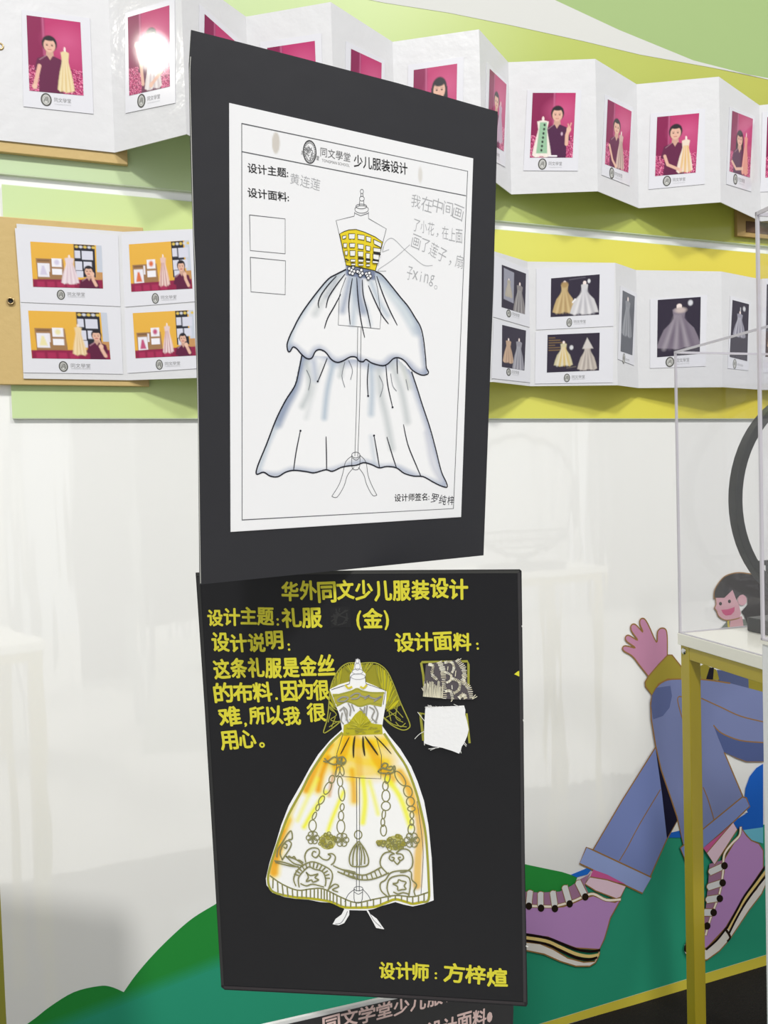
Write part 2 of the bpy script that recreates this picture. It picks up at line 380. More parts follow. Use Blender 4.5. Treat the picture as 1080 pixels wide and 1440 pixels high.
shoe('printed_shoe', lambda p: K(730, 1180, 7.2, p), [(20, 640), (20, 950), (280, 980), (420, 1040), (560, 1090), (800, 1105), (850, 1000), (880, 900), (910, 790), (1015, 600), (960, 630), (870, 612), (740, 562), (640, 590), (540, 635), (440, 672), (340, 682), (200, 682)],
     [(20, 520), (200, 530), (400, 520), (520, 460), (620, 388), (690, 352), (720, 310), (650, 450), (700, 560), (440, 680), (20, 680)],
     [(705, 372), (880, 402), (1068, 465), (1015, 575), (970, 592), (760, 512), (655, 445)], [(738, 298), (880, 350), (1068, 448), (880, 405), (705, 375)],
     [(20, 662), (200, 668), (340, 668), (520, 622), (640, 570), (740, 545), (870, 605), (1010, 600)],
     [[(98, 535), (88, 630)], [(205, 550), (205, 640)], [(330, 540), (345, 640)], [(452, 485), (485, 600)], [(588, 435), (640, 540)]],
     [(85, 665), (208, 685), (348, 690), (497, 642), (655, 572)],
     [(20, 1025), (200, 1045), (330, 1100), (480, 1190), (640, 1232), (750, 1225), (800, 1110), (800, 1150), (760, 1235), (700, 1272), (560, 1272), (400, 1222), (240, 1150), (20, 1105)],
     [(20, 945), (260, 985), (400, 1035), (560, 1100), (700, 1125), (800, 1110)], [(20, 980), (250, 1015), (400, 1078), (560, 1148), (690, 1172), (785, 1158)], [(20, 1008), (250, 1045), (400, 1110), (560, 1182), (680, 1206), (770, 1185)])
def toe(f, k):
    f.fill(k([(160, 1140), (118, 1190), (118, 1245), (160, 1320), (180, 1250)]), (236, 232, 224)); f.stroke(k([(150, 1150), (125, 1200), (128, 1240), (180, 1258)]), 3.2, (24, 8, 6))
    f.stroke(k([(455, 1055), (380, 1150), (295, 1225)]), 3, (24, 8, 6)); f.stroke(k([(445, 1060), (485, 1125), (465, 1160)]), 3, (40, 22, 10))
shoe('printed_shoe', lambda p: K(940, 1120, 5.757, p), [(575, 245), (620, 310), (660, 350), (720, 375), (755, 430), (755, 570), (600, 800), (450, 1055), (300, 1215), (200, 1250), (170, 1200), (230, 1130), (300, 1050), (330, 950), (400, 800), (440, 600), (430, 520), (500, 400), (560, 300)],
     [(320, 540), (420, 510), (450, 640), (400, 800), (330, 960), (280, 1080), (230, 1100), (290, 900), (310, 700)],
     [(510, 203), (545, 262), (362, 546), (298, 450)], [(270, 410), (420, 290), (510, 203), (300, 452)],
     [(572, 245), (562, 310), (500, 375), (445, 450), (432, 520), (428, 620), (400, 780), (345, 930), (315, 1020), (290, 1110)],
     [[(335, 600), (405, 568)], [(322, 722), (400, 697)], [(312, 826), (385, 815)], [(288, 930), (335, 930)]],
     [(440, 552), (425, 690), (402, 817), (352, 930), (300, 1038)],
     [(785, 600), (780, 690), (740, 780), (640, 910), (560, 1030), (480, 1150), (400, 1240), (300, 1312), (200, 1320), (200, 1250), (300, 1225), (455, 1060), (560, 900), (700, 740)],
     [(768, 562), (680, 690), (600, 800), (540, 910), (460, 1055)], [(775, 595), (690, 710), (600, 830), (535, 940), (475, 1060)], [(783, 625), (690, 740), (600, 868), (530, 990), (480, 1090)], toe)
# laughing girl behind the case
f = wflat(); f.off += .0024
kg = lambda p: K(980, 600, 4, p)
f.fill(kg([(120, 1145), (165, 1095), (250, 1080), (400, 1110), (440, 1200), (420, 1290), (130, 1290)]), (112, 120, 112))
f.fill(kg([(185, 1075), (250, 1065), (262, 1150), (225, 1170), (180, 1130)]), (206, 158, 164)); f.stroke(kg([(172, 1085), (178, 1130), (225, 1168), (262, 1140)]), 3, (196, 176, 72))
HAIR = kg([(92, 968), (97, 915), (140, 852), (190, 827), (260, 822), (420, 850), (420, 1120), (282, 1120), (262, 1060), (245, 1040), (280, 1000), (280, 960), (255, 943), (228, 955), (218, 975), (196, 918), (150, 962), (110, 965)])
f.fill(HAIR, (48, 44, 46)); f.stroke(HAIR[:6], 1.4, GOLD)
FACE = kg([(100, 962), (150, 962), (196, 918), (218, 975), (232, 1000), (243, 1050), (235, 1075), (190, 1086), (150, 1086), (118, 1065), (106, 1035), (95, 1020), (103, 998)])
f.fill(FACE, (208, 160, 170)); f.stroke(FACE[6:] + [FACE[0]], 1.4, GOLD)
f.fill(ellipse(*kg([(250, 975)])[0], 6.4, 7.6), (208, 160, 170))
f.fill(kg([(132, 1030), (170, 1026), (208, 1013), (206, 1038), (188, 1058), (158, 1062), (142, 1050)]), (196, 82, 124))
f.fill(ellipse(*kg([(128, 995)])[0], 2.1, 2.5), (40, 32, 40)); f.fill(ellipse(*kg([(178, 982)])[0], 2.1, 2.5), (40, 32, 40))
f.build('printed_girl', wall)

# ------------------------------------------------------------------ printed boards above the mural
def board(s0, s1, z0, z1, stops, label, extra=None):
    t = thing('display_board', W((s0 + s1) / 2, 0, z0), label, 'board', 'printed boards on the wall')
    ns = 60; S = np.linspace(s0, s1, ns)
    edge = mat((214, 226, 196), .4, .3); g = Geo(); g.box(W(s0, 0.0006, z0), D_ * (s1 - s0), N_ * .0074, Z_ * (z1 - z0), edge); g.build('panel', t, bevel=.001)
    xs = [a for a, _ in stops]; C = np.stack([np.interp(S, xs, [lin(c)[i] for _, c in stops]) for i in range(3)], -1)
    C = np.stack([C, C]); P = np.array([[W(s, .0082, z) for s in S] for z in (z0 + .002, z1 - .002)])
    grid_mesh('printed_face', P, C, mat('print', 0.35, 0.4, coat=.3, name='gradient_print'), t)
    return t
ZB0, ZB1, ZT = 1.578, 2.043, 3.0
board(-1.17, 2.6, ZB0, ZB1, [(-1.17, (203, 224, 166)), (-.8, (210, 226, 150)), (-.1, (222, 222, 106)), (.4, (226, 216, 84)), (.9, (228, 206, 72)), (2.6, (228, 190, 60))], 'lower printed board, light green fading to yellow, behind the lower folded album')
tb = board(-2.2, 2.6, 2.062, ZT, [(-2.2, (198, 220, 180)), (-1.1, (200, 220, 176)), (-.4, (196, 214, 148)), (.1, (182, 194, 96)), (.8, (184, 186, 80)), (2.6, (204, 192, 80))], 'upper printed board, green to yellow with a pale swoosh, behind the upper folded album')
tp = Plane(W(0, .0083, 0), D_, Z_)
f = Flat(tp, .0002, .0001)
up = [(640, -70), (780, 0), (870, 42), (975, 85), (1080, 112), (1200, 140)]
f.fill(up + [(1200, -70)], (160, 184, 122))
lo = [(300, -46), (420, -20), (540, 4), (630, 18), (720, 36), (820, 58), (900, 77), (1000, 95), (1080, 110), (1200, 132)]
f.fill(lo + up[::-1], (212, 212, 208))
f.build('printed_swoosh', tb)

# ------------------------------------------------------------------ folded albums
PAGE = mat((219, 219, 221), 0.4, 0.4, coat=.25, coat_rough=.12, bump=30, bstr=.12, name='white_card_page')
TAN = mat((204, 176, 118), 0.5, 0.3, bump=60, bstr=.1, name='tan_board')
BRASS = mat((190, 165, 120), 0.3, 0.5, metal=.9)
def album(label, folds, z0, z1, cover, eyelet, end=None):
    t = thing('folded_album', W(folds[0][0], .03, z0), label, 'album', 'long folded photo albums on the wall')
    g = Geo(); s0, s1, c0, c1 = cover; g.box(W(s0, .0092, c0), D_ * (s1 - s0), N_ * .0105, Z_ * (c1 - c0), TAN); cv = g.build('cover', t, bevel=.0015)
    e = wp.pix(*eyelet); g = Geo(); c = [W(e[0] + .006 * math.cos(a), .0225, e[1] + .006 * math.sin(a)) for a in np.linspace(0, 2 * math.pi, 16, endpoint=False)]; g.tube(c, .0018, BRASS, 6, True)
    g.prism([W(e[0] + .0045 * math.cos(a), .0217, e[1] + .0045 * math.sin(a)) for a in np.linspace(0, 2 * math.pi, 12, endpoint=False)], N_ * .0004, mat((28, 26, 24))); g.build('eyelet', cv, True)
    planes = []
    for (a, b) in zip(folds[:-1], folds[1:]):
        A = W(a[0], a[1], 0); B = W(b[0], b[1], 0); dz0a = a[2] if len(a) > 2 else 0; dz0b = b[2] if len(b) > 2 else 0
        pl = Plane(W(a[0], a[1], (z0 + z1) / 2), B - A, Z_); planes.append(pl)
        g = Geo(); n = pl.n * -.0016
        P = [W(a[0], a[1], z0 + dz0a), W(b[0], b[1], z0 + dz0b), W(b[0], b[1], z1 + dz0b), W(a[0], a[1], z1 + dz0a)]
        g.prism(P, n, PAGE); g.build('page', t)
    if end:
        s0, s1, c0, c1 = end; g = Geo(); BR = mat((176, 146, 92), .5, .3)
        g.box(W(s0, .0092, c0), D_ * (s1 - s0), N_ * .010, Z_ * (c1 - c0), BR); eb = g.build('end_cover', t)
        g = Geo(); g.box(W(s0 + .03, .0196, c0 + .012), D_ * (s1 - s0 - .04), N_ * .001, Z_ * .03, mat((92, 66, 44), .6)); g.build('label_slot', eb)
    return planes
UZ0, UZ1 = 2.122, 2.438
ufold = [(-1.245, .0225), (-.955, .0225), (-.822, .145), (-.676, .03), (-.515, .13), (-.341, .03), (-.171, .13), (-.042, .028), (.155, .10), (.33, .028), (.512, .118), (.735, .028), (.90, .12), (1.09, .03)]
UP = album('upper folded album, pages of single portraits against pink, closer to the top edge', ufold, UZ0, UZ1, (-1.40, -.93, 2.101, 2.50), (2, 74), (.66, .80, 2.08, 2.16))
LZ0, LZ1 = 1.657, 1.962
lfold = [(-1.145, .0225), (-.945, .0225), (-.80, .078), (-.66, .03), (-.50, .09), (-.33, .03), (-.138, .092), (-.003, .03), (.222, .072), (.318, .028), (.555, .07), (.735, .03), (.93, .1), (1.1, .03)]
LP = album('lower folded album, orange classroom pictures at left and dark dress pictures at right', lfold, LZ0, LZ1, (-1.20, -.905, 1.645, 1.975), (17, 427))

# ------------------------------------------------------------------ photographs
CARD = mat((224, 224, 230), 0.22, 0.5, coat=.5, coat_rough=.04, name='photo_paper')
PRINT = mat('print', 0.3, 0.3, coat=.35, coat_rough=.06, name='photo_print')
def quadmap(Q):
    def m(p): u, v = p; return (Q[0] * (1 - u) * (1 - v) + Q[1] * u * (1 - v) + Q[2] * u * v + Q[3] * (1 - u) * v)
    return m
def photograph(pl, pic, card, painter, label, group, nx=66, ny=96, logo=True, land=False):
    Q = [pl.pix(*p) for p in pic]; CQ = [pl.pix(*p) for p in card]
    qm = quadmap(Q); ctr = pl.w(sum(CQ) / 4, .001)
    low = min(c[1] for c in CQ)
    t = thing('photograph', pl.w((sum(CQ)[0] / 4, low), .001), label, 'photo', group)
    g = Geo(); g.prism([pl.w(c, .0012) for c in CQ], -pl.n * .0006, CARD); g.build('photo_card', t)
    if land: nx, ny = 96, 66
    u, v = np.meshgrid(np.linspace(0, 1, nx), np.linspace(0, 1, ny)); asp = ny / nx
    cv = Canvas(u, v * asp, (150, 24, 88)); painter(cv, asp)
    P = np.array([[pl.w(qm((a, b)), .0016) for a in np.linspace(0, 1, nx)] for b in np.linspace(0, 1, ny)])
    grid_mesh('picture', P, cv.c, PRINT, t)
    f = Flat(pl, .0014, .00005, xf=lambda p: qm(p))
    wq = np.linalg.norm(Q[1] - Q[0]); hq = np.linalg.norm(Q[3] - Q[0]); r = wq / hq
    cu, cvv, rx = (.385, 1.165, .055) if land else (.30, 1.10, .095); hgt = .11 if land else .085
    # crest: ring with a small bust
    f.fill(ellipse(cu, cvv, rx, hgt, 0, 14), (204, 204, 200))
    for (k, c, wd) in ((.92, (88, 88, 84), .016 if land else .028), (.6, (150, 150, 146), .008)):
        f.stroke(ellipse(cu, cvv, rx * k, hgt * k, 0, 14), wd, c, closed=True)
    f.stroke([(cu - rx * .4, cvv + hgt * .3), (cu - rx * .2, cvv - hgt * .3), (cu + rx * .3, cvv - hgt * .35), (cu + rx * .35, cvv + hgt * .4)], .012, (110, 110, 106))
    f.fill(ellipse(cu, cvv - .01, rx * .35, hgt * .35, 0, 8), (150, 150, 146))
    a, b = ((.48, cvv), (.73, cvv)) if land else ((.45, cvv), (.76, cvv))
    A, B = qm(a), qm(b)
    f.text('同文學堂', (a[0], a[1] + .02), (b[0], b[1] + .02), wq * (.055 if land else .085) , (120, 120, 118), -.012)
    f.text('TONGMAN SCHOOL', (a[0], a[1] + .055), (b[0], b[1] + .055), wq * .018, (176, 176, 176), -.01)
    # widths above are in plane units
    f.build('crest_and_lettering', t)
    return t
# strokes under xf are in plane units, so scale them by the print width
_os = Flat.stroke
def _stroke(s, pts, w, *a, **k):
    if s.xf: w = w * np.linalg.norm(s.xf((1, 0)) - s.xf((0, 0)))
    return _os(s, pts, w, *a, **k)
Flat.stroke = _stroke

SK = (226, 180, 158); HR = (34, 26, 34); MR = (98, 22, 66); MR2 = (76, 24, 66)
def bgpink(c, H, fold=.3):
    c.put(np.clip((c.X - fold) / .04, 0, 1), (206, 62, 122)); c.ell(.72, .42 * H / 1.45, .3, .22, (232, 112, 158), .8, .8); c.ell(.85, .75, .22, .2, (224, 96, 146), .8, .7)
    c.line([(fold - .01, 0), (fold, H * .5)], .03, (226, 130, 170), .04, .8)
    c.put(np.clip((c.Y - H * .0) / H, 0, 1) * .25, (140, 20, 80)); c.c *= np.array([.80, .66, .76])
    m = (c.Y > H * (.66)) & (rng.random(c.X.shape) < .9)
    c.speck(m, [(214, 96, 142), (160, 40, 92), (238, 150, 180), (196, 70, 120), (120, 24, 70)])
def person(c, x, y, r, shirt=MR, hair=HR, long=False, lean=0, skin=SK, H=1.45):
    if long: c.poly([(x - r * 1.15, y - r * .2), (x + r * 1.15, y - r * .2), (x + r * 1.35, y + r * 2.6), (x - r * 1.2, y + r * 2.4)], hair, .02)
    c.poly([(x - r * .45, y + r * .6), (x + r * .45, y + r * .6), (x + r * .6, y + r * 2), (x - r * .6, y + r * 2)], tuple(np.array(skin) * .9), .015)
    c.poly([(x - r * .5, y + r * 1.65), (x + r * .5, y + r * 1.65), (x + r * 1.9, y + r * 2.2), (x + r * 2.3, y + r * 4.2), (x + r * 1.7, y + r * 4.3), (x + r * 1.75, H + .1), (x - r * 1.75, H + .1), (x - r * 1.6, y + r * 4.3), (x - r * 2.3, y + r * 4.0), (x - r * 1.8, y + r * 2.2)], shirt, .015)
    c.poly([(x - r * .42, y + r * 1.6), (x + r * .42, y + r * 1.6), (x, y + r * 2.3)], tuple(np.array(skin) * .92), .015)
    c.line([(x - r * .5, y + r * 1.65), (x - r * 1.5, y + r * 2.4)], .01, (214, 170, 180), .012, .7)
    c.ell(x, y - r * .15, r * 1.08, r * 1.25, hair, .08); c.ell(x, y + r * .12, r * .84, r * 1.05, skin, .08)
    c.ell(x, y - r * (.72 if long else .88), r * .8, r * (.42 if long else .3), hair, .2)
    for k in (-1, 1): c.ell(x + k * r * .36, y + r * .08, r * .15, r * .09, (60, 36, 36), .3)
    for k in (-1, 1): c.line([(x + k * r * .2, y - r * .14), (x + k * r * .55, y - r * .14)], .006, (92, 66, 58), .01, .6)
    c.line([(x, y + r * .2), (x - r * .05, y + r * .42)], .008, (200, 146, 126), .012, .6); c.line([(x - r * .25, y + r * .68), (x + r * .25, y + r * .68)], .012, (176, 78, 84), .012)
def arm(c, pts, w=.07): c.line(pts, w, SK, .015); c.ell(pts[-1][0], pts[-1][1], w * .65, w * .75, (232, 190, 168), .2)
def gown(c, x, y, w, h, cols, flare=1.0, bust=.32, stand=True):
    if stand: c.ell(x, y - h * .06, w * .06, h * .05, (240, 220, 215), .2); c.line([(x, y - h * .05), (x, y + h * .04)], w * .12, (240, 225, 220), .01)
    side = [(bust * .8, .03), (bust * .62, .24), (bust * .5 + .08, .32), (.36 * flare, .5), (.46 * flare, .72), (.53 * flare, .93)]
    hem = [(k, .97 + .03 * math.sin(k * 23 + x * 40)) for k in (.36 * flare, .18 * flare, 0, -.18 * flare, -.36 * flare)]
    c.poly([(x + w * .1, y)] + [(x + w * a, y + h * b) for a, b in side + hem + [(-a, b) for a, b in side[::-1]]] + [(x - w * .1, y)], cols[0], .02)
    c.put(np.clip(1 - np.hypot((c.X - x) / (w * .3), (c.Y - y - h * .6) / (h * .4)), 0, 1) * .4, cols[min(2, len(cols) - 1)])
    n = len(cols) - 1
    for i in range(n * 3):
        a = -.42 + .84 * (i + .5) / (n * 3); c.line([(x + a * w * bust * 1.2, y + h * .2), (x + a * w * flare, y + h * .96)], w * .09, cols[1 + i % n], w * .08, .55)
def portrait(px, hy, r, gx=None, gy=None, gw=.3, gh=.75, gc=None, long=False, arms=(), shirt=MR, fold=.3, extra=None):
    def p(c, H):
        bgpink(c, H, fold); person(c, px, hy, r, shirt, long=long, H=H)
        if gx is not None: gown(c, gx, gy, gw, gh, gc or [(232, 216, 178), (246, 236, 214), (214, 190, 130)])
        for a in arms: arm(c, a)
        if extra: extra(c, H)
    return p
GU = 'pink portrait photos in the upper album'
photograph(UP[0], [(37.4, 22), (113, 32), (117.6, 135), (41.5, 128)], [(30.5, 14), (126.5, 26), (131.5, 160.5), (33, 150)],
    portrait(.40, .52, .13, .68, .62, .30, .82, [(226, 208, 160), (240, 228, 196), (206, 170, 96), (236, 220, 180)], arms=[[(.2, .95), (.14, 1.2), (.1, 1.36)]]), 'photo of a girl in maroon holding a cream gown at the far upper left', GU)
photograph(UP[1], [(180.5, 25), (238.8, 8), (239.5, 122), (182.5, 135)], [(176.5, 19), (246, -2), (247, 145), (177, 159.5)],
    portrait(.55, .5, .14, .6, .7, .4, .75, [(226, 216, 214), (244, 240, 240), (180, 160, 170)], arms=[[(.35, 1.3), (.3, .9), (.2, .55)], [(.95, .8), (.8, 1.15), (.55, 1.35)]]), 'photo washed out by lamp glare beside the cream gown portrait', GU)
photograph(UP[2], [(287, 20), (334, 62), (332, 170), (285, 140)], [(280, 6), (340, 60), (338, 196), (278, 158)], portrait(.55, .8, .13, .3, .9, .3, .7), 'photo on the sloping page just above the left corner of the upper black card', GU)
photograph(UP[3], [(376, 68), (443, 58), (447, 165), (379, 170)], [(366, 60), (452, 47), (456, 190), (369, 194)], portrait(.5, .5, .13, .3, .6, .3, .7), 'photo showing only the top of dark hair, left half of the black card edge', GU)
photograph(UP[4], [(493, 69), (536, 89), (534, 200), (491, 184)], [(486, 58), (541, 86), (539, 222), (484, 204)], portrait(.58, .62, .15, .2, .72, .26, .6), 'photo with a pale gown top and dark head, middle of the black card top edge', GU)
photograph(UP[5], [(582, 99), (643, 90), (641, 202), (580, 208)], [(574, 92), (652, 80), (650, 228), (572, 234)], portrait(.6, .42, .16, .3, .55, .3, .7, long=True), 'photo of a girl with long black hair and fringe above the black card', GU)
photograph(UP[6], [(688, 97), (711.4, 119), (707.6, 213), (685, 200)], [(684, 88), (714, 117), (710, 235), (680, 219)], portrait(.45, .52, .14, .7, .55, .36, .8, [(196, 166, 186), (222, 200, 214), (150, 120, 150)]), 'narrow angled photo on the fold right of the black card corner', GU)
def u7x(c, H):
    gown(c, .27, .62, .42, .84, [(236, 226, 216), (246, 240, 232)], 1, .4); c.poly([(.2, .66), (.36, .66), (.4, 1.36), (.14, 1.36)], (150, 190, 156), .015)
    for i in range(7): c.ell(.31 - .008 * i, .72 + i * .095, .025, .03, (40, 52, 44), .2)
    arm(c, [(.84, 1.15), (.84, .95), (.88, .82)], .08); c.line([(.88, .82), (.93, .68)], .025, SK, .015); c.line([(.88, .82), (.86, .7)], .025, SK, .015); c.ell(.72, .92, .025, .04, (200, 170, 190), .3)
    c.line([(.45, 1.42), (.62, 1.42)], .035, (240, 236, 240), .01)
photograph(UP[7], [(749, 131), (809.5, 131), (805, 222), (745, 222)], [(741.5, 127), (817.5, 127.5), (812.6, 240.6), (736, 240)], portrait(.6, .48, .14, shirt=MR2, extra=u7x, fold=.52), 'photo of a girl making a victory sign beside a green and white gown', GU)
photograph(UP[8], [(854, 140), (887.4, 157), (882.7, 243), (850, 231)], [(850.5, 133), (890, 152), (885, 261.5), (845.5, 246)], portrait(.42, .52, .14, .62, .66, .34, .8, [(206, 176, 166), (228, 206, 190), (120, 100, 90)], arms=[[(.15, 1.0), (.3, 1.3), (.45, 1.42)]]), 'narrow photo of a girl in glasses holding a beige gown, on an angled page', GU)
photograph(UP[9], [(924, 165), (983, 159.5), (978, 243), (921, 248)], [(914.5, 160), (991.5, 153), (991, 259), (912, 266.5)], portrait(.46, .42, .15, .72, .62, .38, .82, [(232, 214, 196), (242, 230, 220), (214, 158, 48), (226, 176, 60)], arms=[[(.22, .98), (.3, 1.2), (.62, 1.36)]]), 'photo of a smiling girl holding a white and golden gown, at right', GU)
photograph(UP[10], [(1029, 156), (1058, 167.5), (1053.7, 250), (1025, 241)], [(1025.5, 150), (1061, 165), (1056, 269.7), (1021, 259)], portrait(.42, .6, .15, .72, .5, .3, .95, [(232, 160, 142), (244, 196, 180), (206, 120, 104)], long=True, shirt=MR2, arms=[[(.1, 1.2), (.3, 1.35), (.6, 1.3)]]), 'narrow photo of a girl holding a coral pink gown, rightmost whole portrait', GU)
photograph(UP[11], [(1079, 165), (1130, 160), (1126, 248), (1076, 250)], [(1072, 158), (1140, 152), (1136, 268), (1069, 270)], portrait(.5, .5, .14, .3, .6, .3, .8), 'photo cut off by the right edge of the picture', GU)

def classroom(kind):
    def p(c, H):
        c.c[:] = lin((226, 172, 62)); c.put(np.clip(1 - c.Y / H, 0, 1) * .3, (236, 188, 84))
        c.put(((c.X > .92)) * 1., (196, 202, 214)); c.put((c.Y > .62 * H) * (c.X > .88) * 1., (196, 146, 92))
        bx = .60 if kind in (0, 2) else .70
        c.poly([(bx, 0), (.9, 0), (.9, H * .75), (bx, H * .75)], (34, 34, 46), .008)
        for (x, y, w, h) in [(.01, .1, .08, .12), (.11, .1, .16, .14), (.01, .27, .1, .14), (.13, .27, .12, .12), (.02, .42, .1, .1)]: c.poly([(bx + x, y), (bx + x + w, y), (bx + x + w, y + h), (bx + x, y + h)], (212, 212, 226), .008)
        for i in range(5): c.ell(bx + .04 + i * .06, .04, .025, .02, ((220, 190, 90), (210, 210, 216))[i % 2], .3)
        x0, y0 = (.06, .25) if kind in (0, 2) else (.04, .30)
        c.poly([(x0, y0), (.44, y0), (.46, .56), (x0 + .01, .58)], (158, 118, 78), .008); c.line([(x0 + .03, y0 + .03), (x0 + .18, y0 + .03)], .018, (70, 50, 40), .02, .7)
        dr = [(206, 200, 222), (216, 110, 70), (232, 222, 170), (190, 80, 120)][kind]
        c.poly([(x0 + .02, y0 + .07), (x0 + .17, y0 + .07), (x0 + .18, y0 + .28), (x0 + .02, y0 + .28)], (232, 230, 238), .008)
        c.poly([(x0 + .08, y0 + .11), (x0 + .11, y0 + .11), (x0 + .15, y0 + .25), (x0 + .05, y0 + .25)], dr, .02)
        c.poly([(.28, .24), (.42, .24), (.42, .37), (.28, .37)], (238, 236, 242), .008); c.poly([(.28, .40), (.42, .40), (.42, .49), (.28, .49)], (238, 236, 242), .008)
        c.ell(.35, .30, .035, .04, dr, .4); c.poly([(.22, .32), (.25, .32), (.25, .45), (.22, .45)], (230, 226, 232), .008)
        c.poly([(0, .57), (1, .55), (1, H + .1), (0, H + .1)], (142, 26, 68), .01)
        for i in range(4): c.poly([(.06 + i * .14, .6), (.16 + i * .14, .6), (.17 + i * .14, H), (.06 + i * .14, H)], (168, 40, 84), .02)
        gc = [[(226, 208, 214), (240, 228, 230), (206, 180, 190)], [(226, 190, 180), (150, 40, 70), (240, 220, 214)], [(232, 206, 160), (242, 224, 190), (214, 180, 130)], [(226, 200, 200), (150, 36, 80), (240, 226, 222)]][kind]
        gown(c, .53 if kind == 0 else .61 if kind == 2 else .55, .22, .24 if kind == 0 else .17, .42, gc, 1.0, .34)
        px, py, r = [(.80, .42, .065), (.84, .36, .062), (.84, .34, .062), (.80, .42, .06)][kind]
        person(c, px, py, r, (92, 20, 58), H=H)
        arm(c, [(px + .1, .64), (px + .06, .55), (px + .05, .46 + .02 * kind)], .045); c.line([(px + .05, .46), (px + .03, .39)], .016, SK, .01)
    return p
GL = 'classroom photos in the lower album'
photograph(LP[0], [(42.7, 340), (142.7, 345.7), (145, 406), (46.7, 403.6)], [(21, 321), (166, 331), (169.5, 431), (29, 425)], classroom(0), 'classroom photo at upper left, pale lilac gown beside a child', GL, land=True)
photograph(LP[0], [(39.7, 437), (150, 440), (155.5, 505.5), (45, 504)], [(30, 427), (169.5, 433), (173, 526), (33, 524)], classroom(2), 'classroom photo at lower left, girl raising a hand by a cream gown', GL, land=True)
photograph(LP[1], [(181.6, 344), (266, 338), (271, 406), (185, 410.6)], [(171, 331), (272, 324), (276, 424), (174, 432)], classroom(1), 'classroom photo beside the black card, upper one, red striped gown', GL, land=True)
photograph(LP[1], [(187, 440.6), (272, 436), (276, 500), (191, 504)], [(175, 434), (277, 427), (280, 518), (178, 525)], classroom(3), 'classroom photo beside the black card, lower one, arm bent to the face', GL, land=True)

WG = [(206, 204, 206), (236, 234, 236), (168, 166, 174)]
def dark(kind, land):
    def p(c, H):
        c.c[:] = lin((46, 38, 56)) if kind != 'v' else lin((96, 98, 106))
        if kind == 'a':
            c.poly([(.08, .08), (.5, .12), (.5, 1.2), (.08, 1.15)], (150, 150, 164), .02); gown(c, .29, .45, .3, .6, [(172, 164, 150), (190, 180, 170)], 1); gown(c, .75, .5, .5, 1.0, [(138, 132, 132), (190, 188, 186), (110, 104, 110)])
        elif kind == 'b': gown(c, .27, .5, .44, .8, [(190, 160, 136), (216, 184, 156), (160, 130, 110)]); gown(c, .72, .45, .5, 1.05, [(150, 148, 158), (200, 200, 208), (120, 118, 130)])
        elif kind == 'c':
            gown(c, .28, .12, .46, .52, [(192, 166, 118), (222, 200, 152), (164, 134, 90)], 1, .2); c.ell(.28, .13, .07, .05, (170, 140, 92), .3); gown(c, .69, .15, .56, .53, WG, 1, .16)
            c.line([(.5, .4), (.45, .45)], .03, (236, 234, 236), .01); c.line([(.38, .05), (.7, .03)], .012, (120, 116, 130), .02, .6); c.ell(.78, .1, .03, .035, (220, 220, 224), .3)
        elif kind == 'd':
            for i in range(6): c.line([(.03, .06 + i * .045), (.14 + .1 * (i % 3), .06 + i * .045)], .014, (150, 120, 70), .015, .8)
            gown(c, .31, .17, .34, .42, [(206, 196, 160), (232, 226, 214), (214, 176, 70)], 1, .22); gown(c, .77, .2, .36, .48, [(190, 180, 170), (220, 212, 204), (150, 140, 136)], 1, .24)
            c.poly([(.76, .08), (.88, .28), (.67, .28)], (206, 200, 196), .02); c.ell(.46, .25, .035, .04, (214, 214, 218), .3); c.line([(.38, .62), (.55, .6)], .012, (150, 140, 120), .02, .6)
        elif kind == 'v': gown(c, .45, .32, .8, 1.45, [(140, 142, 148), (176, 178, 184), (116, 118, 126)])
        elif kind == 'e':
            gown(c, .50, .25, .98, 1.05, [(128, 118, 132), (176, 168, 176), (104, 92, 110)], 1, .2); c.ell(.53, .3, .13, .07, (196, 180, 176), .4); c.ell(.76, .13, .055, .07, (214, 214, 220), .3)
        else:
            gown(c, .48, .5, .7, 1.0, [(150, 148, 162), (214, 212, 222), (118, 114, 130)], 1, .3); c.ell(.72, .25, .08, .1, (210, 210, 216), .3); c.line([(.5, .25), (.5, .38)], .05, (190, 190, 196), .02)
            c.line([(.6, 1.38), (.85, 1.36)], .03, (150, 150, 156), .02)
    return p
GD = 'dark dress photos in the lower album'
photograph(LP[6], [(705, 372.5), (739, 385), (737.5, 442), (704.7, 432)], [(695, 360), (747, 381), (746.7, 461), (693, 445.5)], dark('a', 0), 'dark photo of a drawing beside a gown, upper one next to the black card', GD)
photograph(LP[6], [(705.5, 457), (739, 465), (736.7, 521), (705, 516)], [(694, 449), (746.5, 464), (745, 538), (691, 532)], dark('b', 0), 'dark photo of peach and grey gowns, lower one next to the black card', GD)
photograph(LP[7], [(774.7, 391.7), (843, 386), (842, 442.5), (774, 446)], [(754, 378), (864, 370.5), (862.5, 458.7), (754, 464)], dark('c', 1), 'dark photo of gold and white ball gowns side by side, upper of its pair', GD, land=True)
photograph(LP[7], [(769.7, 471), (843, 468), (842, 521), (768.7, 524)], [(753, 466.5), (863, 461.5), (861.7, 538), (752, 539.7)], dark('d', 1), 'dark photo of a gown with golden writing and a hooded gown, lower of its pair', GD, land=True)
photograph(LP[8], [(875, 408.5), (892, 417), (888.5, 499.6), (872, 494)], [(872, 402), (895, 413), (891, 514), (868.5, 505)], dark('v', 0), 'narrow grey photo of one veil gown on the steep fold', GD, nx=40)
photograph(LP[9], [(924.6, 422), (985, 417.7), (983.6, 497.7), (923.6, 502.6)], [(914, 421), (994, 415), (992, 515), (914, 518)], dark('e', 0), 'dark photo of one wide lilac tulle gown, left of the clear case edge', GD)
